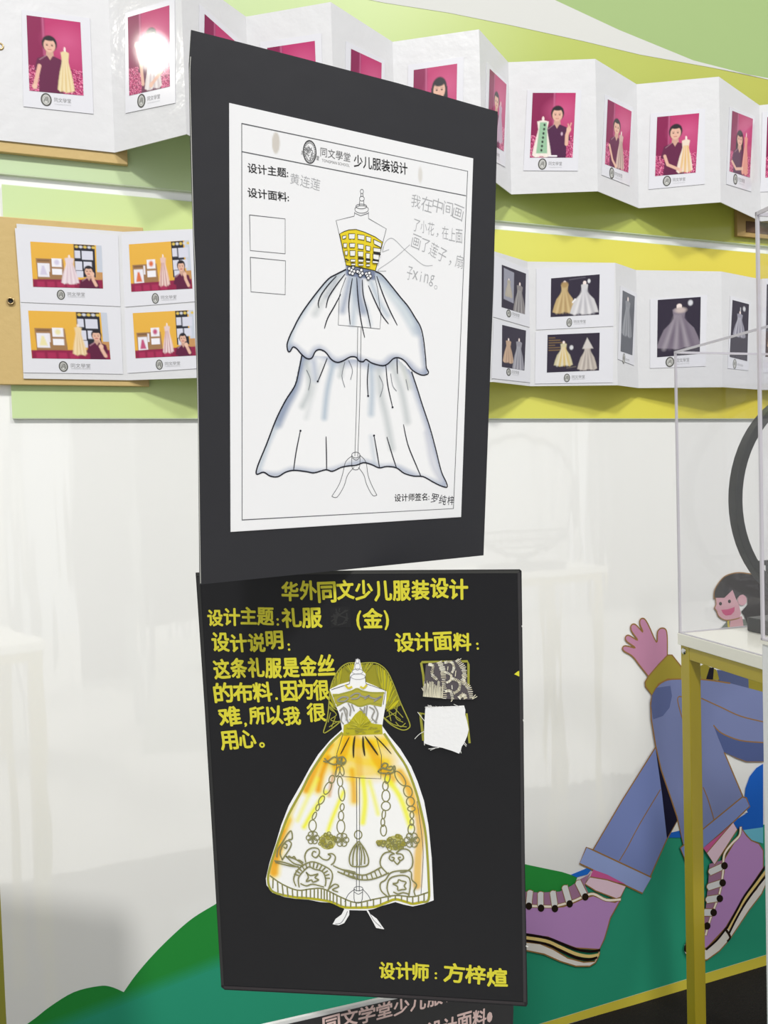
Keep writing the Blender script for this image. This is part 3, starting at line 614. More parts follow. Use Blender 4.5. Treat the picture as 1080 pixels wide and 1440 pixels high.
photograph(LP[10], [(1029.5, 422), (1052.5, 428), (1050, 508), (1025.4, 502)], [(1026.6, 416), (1055, 425), (1052, 521), (1023, 518)], dark('f', 0), 'narrow dark photo of a white gown seen partly through the clear case', GD, nx=40)
photograph(LP[11], [(1078, 400), (1140, 398), (1136, 500), (1076, 502)], [(1071, 392), (1150, 390), (1146, 522), (1070, 524)], dark('b', 0), 'dark photo blurred behind the clear panel at the right edge', GD)

# ------------------------------------------------------------------ posters
def pose(q, height):
    """plane of a rectangle of known height seen at the four corners q (TL TR BR BL)"""
    A = []
    for (u, v), (x, y) in zip(((0, 0), (1, 0), (1, 1), (0, 1)), q):
        X = (x - CX) / FPX; Y = (y - CY) / FPX; A.append([u, v, 1, 0, 0, 0, -X * u, -X * v, -X]); A.append([0, 0, 0, u, v, 1, -Y * u, -Y * v, -Y])
    H = np.linalg.svd(np.array(A))[2][-1].reshape(3, 3); H = -H if H[2, 2] < 0 else H
    k = height / np.linalg.norm(H[:, 1]); w = lambda v: v[0] * R_ - v[1] * U_ + v[2] * _F
    return Plane(CAM + w(H[:, 2]) * k, w(H[:, 0]), -w(H[:, 1]))
BLACK1 = mat((48, 48, 52), 0.5, 0.3, bump=14, bstr=.12, name='black_card'); BLACK2 = mat((30, 30, 33), 0.42, 0.3, bump=18, bstr=.12, name='black_card_glossy')
EDGE = mat((214, 214, 210), .7); PAPER = mat('print', 0.6, 0.2, name='drawing_paper')
c1 = pose([(267, 43), (700, 157), (680, 781), (281, 822)], .387)
t1 = thing('poster', c1.wp(480, 802, -.002), 'upper black card poster with a white sheet showing a two tier blue grey gown', 'poster', 'drawn gown posters on black card')
g = Geo(); out = [(269, 42), (410, 78), (560, 117), (700, 157), (694, 400), (680, 781), (560, 793.5), (281, 822), (279, 600), (274, 400), (268, 200), (266, 90)]
g.prism([c1.wp(*p) for p in out], -c1.n * .0012, BLACK1); g.build('backing_card', t1)
f = Flat(c1, .0001); f.stroke([(268, 80), (267, 110), (269, 200), (272, 320), (275, 400), (279, 600), (281, 760), (282, 820)], .9, (206, 206, 200)); f.build('torn_edge', t1)
def sheet(pl, quad, nx, ny, painter, name, parent, off=.0006, th=.0003, base=(246, 246, 248)):
    Q = [pl.pix(*p) for p in quad]; qm = quadmap(Q); a = np.linspace(0, 1, nx); b = np.linspace(0, 1, ny)
    P = np.array([[pl.w(qm((u, v)), off) for u in a] for v in b]); X, Y = project(P)
    cv = Canvas(X, Y, base); painter(cv); return P, cv
def paint1(c):
    bl = (132, 148, 178); lb = (176, 192, 208); gr = (196, 202, 204)
    kb = lambda p: K(390, 370, 4.909, p); kd = lambda p: K(350, 480, 3.724, p); ka = lambda p: K(440, 250, 6, p)
    S = lambda p: [tuple(q) for q in smoothpts(p)]
    c.put(c.inside([tuple(q) for q in TIER1]) * .5, (251, 251, 252)); c.put(c.inside([tuple(q) for q in TIER2]) * .5, (251, 251, 252))
    tm = c.inside(TIER1) * 1.; t2 = c.inside(TIER2) * 1. * (1 - tm)
    def wash(pts, w, col, soft, al, m): d = c.dist(S(pts)); c.put(np.clip((w / 2 + soft / 2 - d) / soft, 0, 1) * al * m, col)
    wash(kb([(1030, 760), (1010, 600), (985, 460), (900, 310), (790, 170), (680, 65)]), 7, bl, 9, .8, tm)
    wash(kb([(470, 50), (380, 110), (280, 200), (170, 350), (100, 470), (75, 590)]), 6, lb, 9, .9, tm)
    wash(kb([(80, 600), (110, 580), (160, 620), (220, 655), (290, 595), (400, 680), (530, 650), (590, 678), (720, 705), (800, 655), (880, 680), (960, 750), (1030, 765)]), 8, (150, 162, 190), 10, .85, tm)
    for p, w, col, al in [([(500, 100), (480, 200), (450, 330)], 8, bl, .7), ([(560, 100), (560, 220), (590, 330)], 12, bl, .75), ([(640, 110), (700, 260), (760, 360)], 6, lb, .8), ([(700, 90), (800, 220), (880, 330), (960, 470)], 14, lb, .6),
                          ([(520, 110), (530, 300), (520, 420)], 7, lb, .7), ([(720, 150), (860, 300), (930, 420)], 6, (230, 238, 240), .6), ([(420, 100), (330, 230), (260, 350)], 9, gr, .6), ([(340, 230), (370, 180), (400, 130)], 5, (170, 176, 190), .6), ([(610, 300), (640, 420)], 5, lb, .5)]: wash(kb(p), w, col, 8, al, tm)
    wash(kd([(290, 75), (262, 150), (240, 240), (190, 340), (150, 430)]), 13, bl, 8, .85, t2); wash(kd([(150, 430), (100, 540), (55, 670)]), 5, lb, 8, .8, t2)
    wash(kd([(845, 150), (880, 260), (940, 440), (980, 580), (1030, 740)]), 9, (166, 176, 200), 9, .85, t2)
    wash(kd([(45, 690), (150, 700), (235, 672), (340, 685), (430, 678), (520, 650), (600, 632), (680, 660), (770, 660), (860, 700), (1030, 760)]), 7, (160, 172, 196), 8, .8, t2)
    wash(kd([(290, 90), (370, 60), (460, 110), (560, 100), (600, 110), (700, 130), (780, 95), (840, 140)]), 12, (158, 170, 196), 10, .7, t2)
    for p, w, col, al in [([(300, 110), (320, 240), (280, 340)], 8, gr, .8), ([(440, 120), (410, 260), (395, 400)], 7, lb, .85), ([(490, 110), (480, 180)], 7, gr, .8), ([(640, 130), (645, 250), (640, 380)], 8, lb, .7), ([(680, 150), (690, 270), (720, 400), (750, 560)], 9, gr, .7), ([(750, 120), (800, 260), (830, 420)], 9, gr, .7),
                          ([(800, 120), (840, 240)], 7, (206, 210, 206), .8), ([(340, 110), (350, 200)], 8, (176, 186, 206), .7), ([(640, 500), (660, 640)], 5, lb, .5), ([(930, 480), (960, 640), (1000, 720)], 6, (206, 208, 220), .8), ([(380, 120), (350, 220), (300, 400)], 6, gr, .4)]: wash(kd(p), w, col, 7, al, t2)
    WA = ka([(278, 738), (525, 780), (522, 862), (440, 850), (278, 822)]); c.poly(WA, (126, 136, 164), 1.2)
    c.ell(388, 201, 5.5, 15, (214, 208, 200), .12); c.ell(591, 246, 3, 11, (222, 218, 212), .25, .8)
_kb = lambda p: K(390, 370, 4.909, p); _kd = lambda p: K(350, 480, 3.724, p)
TIER1 = _kb([(470, 45), (400, 80), (350, 110), (280, 190), (190, 310), (140, 390), (110, 450), (85, 500), (65, 560), (70, 605), (85, 610), (105, 580), (130, 590), (160, 625), (200, 658), (235, 655), (260, 610), (290, 597), (330, 615), (370, 665), (410, 685), (450, 675), (500, 648), (540, 650), (560, 675), (590, 680), (610, 665), (650, 690), (720, 708), (760, 695), (800, 658), (840, 655), (880, 680), (930, 740), (990, 772), (1030, 768), (1040, 750), (1025, 720), (1020, 650), (1005, 520), (985, 440), (950, 380), (900, 300), (850, 240), (790, 165), (745, 110), (710, 75), (675, 58)])
TIER2 = _kd([(275, 75), (260, 150), (240, 230), (190, 310), (140, 410), (90, 540), (45, 650), (38, 695), (75, 685), (110, 705), (150, 708), (190, 685), (235, 675), (300, 682), (340, 688), (400, 672), (435, 680), (480, 660), (520, 652), (560, 648), (600, 635), (640, 645), (680, 662), (720, 655), (770, 662), (810, 690), (860, 705), (910, 708), (960, 735), (1000, 755), (1035, 763), (1030, 735), (1005, 680), (975, 560), (945, 450), (905, 330), (880, 250), (850, 160), (773, 85), (600, 100), (400, 80)])
SHQ = [(322, 145), (665, 223), (648, 727), (324, 748)]
g = Geo(); g.prism([c1.wp(*p, off=.0005) for p in SHQ], -c1.n * .0004, mat((246, 246, 248), .6, .2)); sh = g.build('drawing_sheet', t1)
P, cv = sheet(c1, [(322.4, 145.4), (664.6, 223.4), (647.6, 726.6), (324.4, 747.6)], 230, 330, paint1, 'x', sh, off=.0006)
grid_mesh('watercolour', P, cv.c, PAPER, sh)
f = Flat(c1, .0007, .000012); INK = (30, 32, 44); THIN = (92, 94, 98); PEN = (176, 177, 180)
f.stroke([(339.5, 174), (657, 241), (637, 715), (340, 731)], 1.0, THIN, closed=False, smooth=False); f.stroke([(340, 731), (339.5, 174)], 1.0, THIN, smooth=False)
f.stroke([(339.5, 213.5), (654.5, 275.5)], 1.0, THIN)
for q in ([(350.5, 302.5), (400.5, 308), (400.5, 357), (351.5, 352.5)], [(351.5, 362), (401, 367), (400.5, 414.5), (352.5, 410.5)]): f.stroke(q + [q[0]], .9, THIN, smooth=False)
f.build('printed_frame', sh)
f = Flat(c1, .0007, .000012)
f.text('同文學堂', (450, 220), (492, 228.5), 12, (110, 110, 112)); f.text('TONGMAN SCHOOL', (452, 227.5), (491, 235), 3.6, (150, 150, 150))
f.build('printed_school_name', sh); f = Flat(c1, .0007, .000012)
f.text('少儿服装设计', (497, 235), (572.5, 246.5), 16, (30, 30, 32), .012)
f.text('设计主题:', (348, 243), (405, 250.5), 13, (34, 34, 36), .012); f.text('设计面料:', (348, 277.5), (406, 284.5), 13, (34, 34, 36), .012)
f.build('printed_lettering', sh); f = Flat(c1, .0007, .000012)
f.text('设计师签名:', (554, 705.5), (603, 703.5), 10, (40, 40, 42), .01)
f.build('printed_lettering', sh)
f = Flat(c1, .0007, .000012)
f.text('黄连莲', (406.5, 259), (450, 267.5), 15, PEN, -.008, .09)
f.text('我在中间画', (576, 290), (650, 310), 18, PEN, -.01, .12); f.text('了小花，在上面', (579, 325), (649, 342), 17, PEN, -.01, .14)
f.text('画了莲子，扇', (576, 348), (649, 380), 18, PEN, -.01, .14); f.text('子xing。', (570, 392), (616, 408), 17, PEN, -.01, .12)
f.build('pencil_writing', sh); f = Flat(c1, .0007, .000012)
kk = lambda p: K(520, 250, 7.2, p)
for q in ([(125, 750), (150, 660), (200, 615), (250, 630), (340, 720), (420, 790), (540, 885), (630, 888)], [(125, 752), (190, 728)], [(125, 745), (130, 700)], [(400, 680), (300, 770), (200, 850), (90, 925), (85, 945), (160, 945)]): f.stroke(kk(q), .8, (186, 187, 190))
f.build('pencil_arrows', sh)
f = Flat(c1, .0007, .000012); f.text('罗纯梓', (604, 708), (638, 711), 13, (24, 26, 40), 0, .12); f.build('signature', sh)
f = Flat(c1, .0007, .000012)                        # crest
for k, c, w in ((1, (70, 70, 72), 1.6), (.8, (150, 150, 150), .7)): f.stroke(ellipse(435, 214, 8.8 * k, 15.8 * k, -.05), w, c, closed=True)
for i in range(26):
    a = i * .2417; f.stroke([(435 + 7.4 * math.cos(a), 214 + 13.4 * math.sin(a)), (435 + 9 * math.cos(a), 214 + 16 * math.sin(a))], .7, (90, 90, 92))
for i in range(26):
    x, y = 435 + random.uniform(-4.5, 4.5), 214 + random.uniform(-9, 9); f.stroke([(x, y), (x + random.uniform(-2, 2), y + random.uniform(1, 3)), (x + random.uniform(-2, 3), y + 4)], .6, (120, 120, 122))
f.text('同文', (423, 218), (431, 221), 6, (120, 120, 120)); f.text('学堂', (440, 224), (448, 226), 6, (120, 120, 120))
f.build('printed_crest', sh)
f = Flat(c1, .0007, .000012)
A6 = lambda p: K(440, 250, 6, p)
# mannequin lines
for e in ((410, 117, 13, 18), (410, 178, 20, 20), (405, 243, 46, 20), (408, 268, 57, 32)): f.stroke(ellipse(*A6([(e[0], e[1])])[0], e[2] / 6, e[3] / 6), .7, THIN, closed=True)
for q in ([(402, 135), (400, 160)], [(418, 135), (420, 160)], [(392, 195), (388, 235)], [(425, 195), (428, 235)], [(350, 290), (345, 325), (192, 362), (280, 745)], [(465, 290), (466, 345), (616, 432), (526, 780)], [(350, 300), (400, 322), (465, 300)]): f.stroke(A6(q), .75, THIN, smooth=False)
f.stroke(_kb([(470, 100), (440, 180), (425, 230), (418, 428), (560, 440), (705, 455), (712, 370), (690, 180), (668, 90)]), .75, THIN, smooth=False)
f.stroke([(502.5, 460.5), (501, 560), (498.5, 641)], .75, THIN); f.stroke([(507.3, 461), (505.5, 560), (502.5, 642)], .75, THIN)
for q in ([(540, 598), (505, 630), (490, 690), (470, 750), (433, 810)], [(548, 660), (515, 700), (495, 760), (460, 815), (433, 812)], [(578, 595), (610, 630), (622, 700), (640, 750), (668, 805)], [(572, 660), (600, 700), (615, 750), (645, 805), (668, 805)], [(537, 600), (540, 665), (575, 665), (580, 600)], [(540, 610), (560, 622), (578, 608)]): f.stroke(_kd(q), .75, THIN)
f.stroke(ellipse(*_kd([(558, 595)])[0], 5.8, 4), .75, THIN, closed=True)
f.build('mannequin_outline', sh)
f = Flat(c1, .0008, .000012)
BOD = A6([(222, 475), (260, 455), (300, 442), (360, 438), (430, 460), (520, 500), (585, 545), (560, 640), (523, 785), (400, 758), (278, 740), (250, 620)])
f.fill(BOD, (240, 216, 44)); f.stroke(BOD, 1.1, (70, 66, 30), closed=True, smooth=False)
for i in range(26):
    x = 235 + random.random() * 330; y = 480 + (x - 235) * .15 + random.random() * 240 * (1 - abs(x - 400) / 900); f.stroke(A6([(x, y), (x + random.uniform(-4, 8), y + random.uniform(10, 26))]), 1.6, (random.choice([(226, 190, 30), (250, 232, 70), (206, 186, 60)])))
WC = (246, 246, 242)
for (x0, y0, x1, y1, sl) in [(297, 475, 350, 518, 0), (372, 480, 430, 520, 8), (443, 495, 485, 535, 10), (507, 522, 572, 560, 30), (243, 495, 275, 520, -8), (303, 555, 350, 590, 0), (372, 560, 422, 600, 6), (440, 575, 478, 615, 6), (503, 592, 566, 625, 8), (250, 555, 282, 590, 0), (305, 617, 352, 662, 0), (372, 622, 420, 665, 4), (440, 638, 475, 682, 4), (500, 645, 552, 690, 6), (262, 620, 288, 655, 0), (310, 690, 352, 712, 0), (375, 690, 420, 712, 2), (440, 700, 475, 718, 2), (495, 702, 545, 722, 4), (315, 725, 352, 742, 0), (375, 728, 420, 745, 0), (440, 732, 475, 750, 0)]:
    q = A6([(x0, y0), (x1, y0 + sl), (x1 - 3, y1 + sl), (x0 + 3, y1)]); f.fill(q, WC); f.stroke(q + [q[0]], .9, (62, 60, 36), smooth=False)
for q in ([(505, 635), (560, 650)], [(500, 690), (545, 705)], [(440, 690), (475, 695)], [(520, 640), (556, 640)], [(270, 690), (292, 700)], [(375, 680), (418, 684)]): f.stroke(A6(q), 2, (44, 42, 46))
f.build('bodice_lattice', sh)
f = Flat(c1, .0008, .000012)
f.stroke(TIER1, 1.7, INK); f.stroke(TIER2[:-3], 1.7, INK)
for q in ([(405, 90), (350, 150), (300, 220), (280, 275), (285, 310)], [(465, 75), (400, 160), (350, 240), (333, 310)], [(435, 215), (390, 300), (345, 380), (322, 452)], [(515, 105), (500, 200), (490, 300), (500, 425)], [(545, 100), (555, 250), (575, 400), (600, 515)], [(583, 115), (590, 220), (620, 340), (642, 448)], [(625, 155), (670, 260), (720, 360), (765, 420)], [(683, 90), (720, 200), (770, 320), (825, 430)]): f.stroke(_kb(q), 1.7, INK, taper=.5)
for q in ([(408, 88), (380, 160), (358, 212)], [(625, 115), (618, 200), (622, 288)], [(715, 125), (725, 230), (750, 345)], [(773, 90), (774, 130), (776, 170)], [(268, 465), (245, 580), (232, 675)], [(402, 498), (404, 590), (405, 675)], [(653, 493), (670, 590), (682, 662)], [(720, 500), (750, 600), (770, 660)], [(807, 435), (830, 540), (870, 640), (900, 710)]): f.stroke(_kd(q), 1.5, INK, taper=.6)
for p in ((268, 468), (653, 493), (622, 286), (358, 210), (750, 345)): f.fill(ellipse(*_kd([p])[0], 1.4, 1.4), INK)
for q in ([(300, 150), (320, 200), (310, 255)], [(500, 110), (485, 180), (500, 240)], [(520, 100), (540, 150), (530, 200)], [(680, 180), (700, 230), (685, 290)], [(740, 170), (750, 230), (770, 260)], [(820, 200), (832, 255)]): f.stroke(_kd(q), .8, (120, 124, 132))
for (x, y) in [(303, 768), (335, 757), (322, 780), (343, 790), (308, 803), (330, 810), (404, 780), (385, 800), (412, 808), (395, 825), (372, 793), (445, 812), (470, 805), (455, 830), (478, 832), (462, 848)]:
    q = ellipse(*A6([(x, y)])[0], 2.2, 2.4, 0, 10); f.fill(q, (246, 246, 248)); f.stroke(q, .9, INK, closed=True)
f.build('ink_outline', sh)

# lower poster
c2 = pose([(275, 805), (733, 802), (742, 1415), (312, 1390)], .387)
t2 = thing('poster', c2.wp(520, 1400, -.002), 'lower black card poster with a golden yellow ball gown and yellow handwriting', 'poster', 'drawn gown posters on black card')
g = Geo(); g.prism([c2.wp(*p) for p in [(275, 805.5), (500, 802.5), (731, 801), (733.5, 803), (736, 1000), (738, 1200), (742, 1412), (740, 1415.5), (520, 1402), (316, 1392), (311, 1388), (300, 1200), (288, 1000)]], -c2.n * .0015, BLACK2); g.build('backing_card', t2)
f = Flat(c2, .0001); BD = (66, 66, 64)
f.stroke([(278, 808), (500, 805), (729, 804)], 4, BD); f.stroke([(730, 806), (733, 1000), (735, 1200), (738, 1408)], 4, (60, 58, 60)); f.stroke([(279, 812), (291, 1000), (303, 1200), (313, 1384)], 4, (54, 54, 54)); f.stroke([(316, 1388), (520, 1398), (736, 1411)], 4, (58, 54, 56)); f.build('border_tape', t2)
YE = (222, 214, 62); f = Flat(c2, .0003, .00001); YM = ink(YE)
for s_, a, b, h in [('华外同文少儿服装设计', (396, 846), (659, 841), 27), ('设计主题', (292, 880), (386, 878), 23), (':', (385, 880), (397, 880), 18), ('礼服', (397, 884), (454, 882), 26), ('金', (510, 882), (539, 882), 27), ('(', (499, 884), (511, 884), 27), (')', (538, 884), (550, 884), 27),
                    ('设计说明', (299, 917), (400, 914), 25), (':', (400, 915), (413, 915), 18), ('这条礼服是金丝', (301, 954), (472, 949), 27), ('的布料', (302, 987), (384, 984), 26), ('.', (384, 985), (394, 985), 20), ('因为很', (396, 984), (464, 984), 27),
                    ('难', (309, 1022), (341, 1020), 26), (',', (340, 1020), (352, 1020), 20), ('所以我', (351, 1020), (424, 1017), 25), ('很', (432, 1014), (459, 1014), 25), ('用心', (311, 1053), (362, 1049), 25), ('。', (362, 1050), (376, 1050), 20), ('设计面料', (556, 916), (664, 914), 25), (':', (664, 915), (680, 914), 18),
                    ('设计师', (533, 1375), (604, 1379), 24), (':', (606, 1378), (620, 1379), 18), ('方梓煊', (624, 1381), (714, 1387), 26)]:
    f.text(s_, a, b, h, YM, 0, .05, fat=.032)
f.build('marker_writing', t2)
f = Flat(c2, .0002, .00001); f.fill([(464, 853), (493, 852), (494, 882), (465, 883)], (36, 36, 38)); 
for _ in range(14): f.stroke([(random.uniform(466, 490), random.uniform(855, 880)), (random.uniform(466, 490), random.uniform(855, 880))], 1.6, (52, 52, 52))
f.build('correction_patch', t2)
for q in ([(736, 1012), (737, 1015)], [(740, 1330), (742, 1331)], [(734, 880), (735, 882)]):
    f = Flat(c2, .0002, .00001); f.stroke(q, 1.5, (230, 230, 226)); f.build('edge_chip', t2)
f = Flat(c2, .0002, .00001); f.fill([(728, 944), (731, 943), (732, 952), (723, 948)], (226, 222, 60)); f.build('yellow_scrap', t2)
W4 = lambda p: K(330, 900, 3.273, p); E6 = lambda p: K(440, 915, 6, p); G6 = lambda p: K(370, 1060, 6.546, p); H6 = lambda p: K(480, 1060, 5.757, p)
OL = (166, 164, 66); OY = (190, 182, 44); GO = (140, 138, 92)
f = Flat(c2, .0002, .0000022)                          # veil strokes drawn on the card
LW = W4([(556, 104), (520, 106), (485, 130), (455, 180), (440, 230), (432, 320), (425, 370), (410, 425), (445, 408), (490, 372)])
RW = W4([(580, 106), (620, 103), (660, 108), (700, 140), (730, 200), (765, 290), (805, 380), (800, 405), (770, 412), (720, 388), (680, 350)])
f.fill(W4([(556, 112), (500, 124), (465, 180), (445, 228), (480, 208), (532, 190), (548, 140)]), (158, 152, 44)); f.fill(W4([(585, 112), (660, 114), (700, 145), (725, 200), (750, 260), (765, 300), (700, 330), (700, 240), (605, 200), (600, 150)]), (158, 152, 44))
for i in range(300):
    t = random.random(); arc = RW[:6] if i % 2 else LW[:6]; t = t ** .9; S = smoothpts(arc); p = S[int(t * (len(S) - 1))]; q = np.array(W4([(570, 190)])[0]) if t < .35 else np.array(W4([(690, 260 + 80 * t)] if i % 2 else [(470, 260 + 80 * t)])[0])
    L = random.uniform(.3, .9); a = p + (q - p) * .04; b = p + (q - p) * L; f.stroke([tuple(a), tuple((a + b) / 2 + rng.normal(0, .8, 2)), tuple(b)], random.uniform(1.0, 2.0), random.choice([OY, OL, (206, 198, 40), (150, 148, 50)]), taper=.5)
for arc in (LW, RW): f.stroke(arc, 1.6, OL)
for q in ([(600, 460), (660, 520), (740, 580)], [(620, 560), (700, 520)], [(640, 500), (660, 590)], [(680, 470), (760, 560)], [(720, 440), (700, 560), (760, 600)], [(590, 550), (680, 620), (790, 640)], [(700, 600), (740, 640), (780, 610)], [(150, 520), (130, 600)], [(170, 500), (200, 540), (150, 580), (220, 600)], [(140, 640), (200, 600), (240, 590)], [(160, 470), (210, 500)], [(190, 560), (160, 640)]): f.stroke(E6(q), 1.2, OL)
f.build('drawn_veil', t2)
CUT = W4([(558, 88), (566, 84), (576, 90), (582, 115), (588, 140), (603, 155), (602, 192), (650, 212), (700, 236), (697, 290), (688, 340), (680, 395), (712, 440), (762, 500), (812, 580), (842, 650), (872, 740), (892, 850), (907, 1000), (916, 1195), (870, 1212), (820, 1223), (780, 1215), (740, 1203), (680, 1220), (640, 1235), (612, 1240), (628, 1262), (655, 1282), (668, 1300), (688, 1328), (652, 1322), (632, 1285), (608, 1242), (528, 1240), (528, 1262), (505, 1300), (480, 1310), (452, 1305), (465, 1282), (492, 1262), (506, 1235), (480, 1215), (440, 1206), (395, 1203), (340, 1192), (280, 1188), (230, 1180), (175, 1160), (148, 1125), (145, 1095), (162, 1020), (190, 935), (215, 850), (250, 760), (310, 655), (345, 590), (385, 525), (440, 460), (495, 410), (482, 340), (455, 270), (438, 226), (480, 205), (530, 190), (532, 158), (548, 135), (553, 110)])
g = Geo(); g.prism([c2.wp(*p, off=.0010) for p in CUT], -c2.n * .0006, mat((252, 252, 252), .6, .2)); cut = g.build('paper_gown', t2)
RIM = W4([(495, 425), (440, 478), (390, 548), (345, 620), (310, 690), (250, 800), (215, 890), (190, 960), (165, 1040), (155, 1100), (172, 1150), (230, 1172), (290, 1182), (340, 1185), (440, 1200), (500, 1225), (560, 1228), (640, 1225), (690, 1208), (740, 1190), (790, 1202), (820, 1210), (860, 1203), (893, 1190), (893, 1100), (888, 1000), (878, 880), (855, 770), (830, 680), (790, 580), (740, 505), (690, 430), (600, 420)])
def paint2(c):
    O = (246, 170, 8); Y = (255, 218, 12); LY = (252, 250, 60)
    def w(p, wd, col, soft, al): c.line([tuple(q) for q in smoothpts(W4(p))] if len(p) > 2 else W4(p), wd, col, soft, al)
    w([(500, 460), (600, 480), (690, 470)], 26, Y, 18, .95); w([(480, 520), (590, 560), (700, 560)], 26, Y, 20, .9); w([(460, 590), (580, 620), (680, 600)], 14, Y, 22, .8)
    for p, wd, col, al in [([(440, 480), (380, 580), (330, 690)], 9, O, .85), ([(430, 540), (400, 620), (385, 690)], 7, O, .9), ([(470, 560), (450, 640), (435, 715)], 5, (224, 160, 60), .8), ([(540, 600), (548, 680), (550, 740)], 6, O, .7),
                           ([(620, 480), (660, 560), (720, 640)], 12, O, .6), ([(520, 450), (500, 520), (470, 580)], 12, O, .6), ([(560, 450), (570, 540), (575, 620)], 10, (244, 190, 50), .6), ([(760, 610), (800, 680), (830, 780)], 9, O, .7),
                           ([(420, 700), (360, 790), (320, 860)], 7, LY, .95), ([(500, 700), (450, 820), (430, 880)], 6, LY, .95), ([(590, 640), (600, 740), (590, 840)], 8, LY, .9), ([(700, 640), (760, 720), (810, 860)], 8, LY, .9), ([(620, 650), (640, 720), (660, 800)], 6, LY, .7), ([(380, 640), (330, 740), (290, 830)], 6, LY, .6),
                           ([(245, 830), (225, 880), (205, 930)], 8, O, .9), ([(200, 960), (185, 1020), (180, 1070)], 11, O, .85), ([(845, 790), (855, 900), (845, 1000), (840, 1130)], 12, (240, 190, 60), .85), ([(300, 700), (260, 800), (230, 860)], 6, (246, 226, 90), .7), ([(520, 640), (540, 640)], 5, Y, .5)]:
        if col == O: w(p, wd + 7, (255, 226, 40), 8, .75)
        w(p, wd, col, 5, al)
Q2 = W4([(140, 415), (920, 415), (920, 1235), (140, 1235)])
P, cv = sheet(c2, Q2, 200, 205, paint2, 'x', cut, off=.0011, base=(254, 254, 252))
grid_mesh('watercolour', P, cv.c, PAPER, cut, keep=cv.inside([tuple(q) for q in RIM]))
f = Flat(c2, .00115, .00001)
f.stroke(RIM[:-1], 3.2, OL, smooth=True); f.stroke(RIM[11:23], 3.6, OY)
f.stroke(W4([(840, 740), (862, 900), (868, 1000), (858, 1165)]), .8, THIN)
top = W4([(165, 1082), (220, 1120), (290, 1148), (350, 1142), (400, 1140), (440, 1155), (490, 1180), (560, 1205), (640, 1190), (740, 1172), (820, 1178), (890, 1158)])
f.stroke(top, 2.0, GO); S = smoothpts(top, sub=6); B = smoothpts(W4([(160, 1125), (225, 1170), (290, 1180), (350, 1182), (400, 1186), (440, 1198), (490, 1220), (560, 1226), (640, 1222), (740, 1190), (820, 1208), (890, 1190)]), sub=6)
for i in range(2, len(S) - 1, 2): f.stroke([tuple(S[i]), tuple(B[i])], 1.9, GO)
chain = [(635, 230, 25, 38, .3), (597, 310, 28, 62, .45), (540, 420, 22, 42, .5), (505, 490, 15, 30, .3), (475, 565, 15, 36, .4), (458, 655, 34, 52, 0), (710, 250, 24, 45, -.1), (725, 360, 28, 68, -.1), (730, 485, 18, 32, .1), (720, 565, 24, 42, 0), (718, 665, 36, 62, 0), (688, 160, 18, 48, .3), (728, 150, 18, 44, -.2)]
for x, y, a, b, r in chain: f.stroke(ellipse(*G6([(x, y)])[0], a / 6.546, b / 6.546, r, 14), 1.5, GO, closed=True)
for x, y, a, b, r in [(375, 190, 20, 45, .2), (358, 255, 22, 36, 0), (362, 335, 32, 46, 0), (362, 418, 36, 36, 0), (345, 485, 14, 36, .1), (337, 550, 15, 32, 0), (343, 615, 24, 45, 0), (478, 195, 28, 68, -.6), (540, 300, 34, 46, -.3), (560, 382, 32, 36, 0), (568, 440, 30, 20, 0), (572, 490, 15, 26, 0), (572, 548, 15, 26, 0), (567, 605, 26, 42, .1), (138, 650, 30, 34, 0)]: f.stroke(ellipse(*H6([(x, y)])[0], a / 5.757, b / 5.757, r, 14), 1.6, GO, closed=True)
def scrib(k, cx, cy, rx, ry, n, col=GO, w=1.5):
    pts = [(cx + rx * random.uniform(.2, 1) * math.cos(a), cy + ry * random.uniform(.2, 1) * math.sin(a)) for a in np.cumsum(rng.uniform(.7, 2.2, n))]; f.stroke(k(pts), w, col)
def petals(k, cx, cy, r, n=6, rr=.42, w=1.4):
    for i in range(n): a = i * 2 * math.pi / n; f.stroke(k(ellipse(cx + r * math.cos(a) * .6, cy + r * math.sin(a) * .6, r * rr, r * rr, 0, 10)), w, GO, closed=True)
    f.fill(k(ellipse(cx, cy, r * .2, r * .2, 0, 8)), GO)
def cluster(k, cx, cy, rx, ry, n):
    f.fill(k(ellipse(cx, cy, rx * .92, ry * .92, 0, 16)), (196, 192, 120))
    for i in range(n):
        a, r = random.uniform(0, 6.28), random.uniform(.1, .85) ** .6; q = random.uniform(9, 17); f.stroke(k(ellipse(cx + rx * r * math.cos(a), cy + ry * r * math.sin(a), q, q, 0, 8)), 1.3, random.choice([(150, 146, 66), GO, (168, 160, 60)]), closed=True)
cluster(G6, 595, 800, 86, 82, 34); petals(G6, 460, 765, 58); petals(G6, 728, 785, 62)
cluster(H6, 440, 715, 88, 66, 34); cluster(H6, 335, 715, 45, 30, 10); petals(H6, 572, 690, 60, 6)
for q in ([(600, 60), (660, 20), (700, 60), (660, 90), (610, 75), (600, 60)], [(690, 30), (740, 20), (765, 60), (720, 75), (690, 60)], [(690, 80), (740, 90), (760, 70)], [(680, 10), (700, 90), (730, 20), (720, 95)], [(570, 35), (600, 70), (560, 60)]): f.stroke(G6(q), 1.9, GO)
for q in ([(325, 90), (350, 68), (378, 80), (360, 110), (330, 100)], [(300, 135), (330, 110), (400, 125), (430, 90), (435, 125), (400, 150), (320, 148), (300, 135)], [(385, 100), (410, 95), (425, 120)]): f.stroke(H6(q), 2.0, GO)
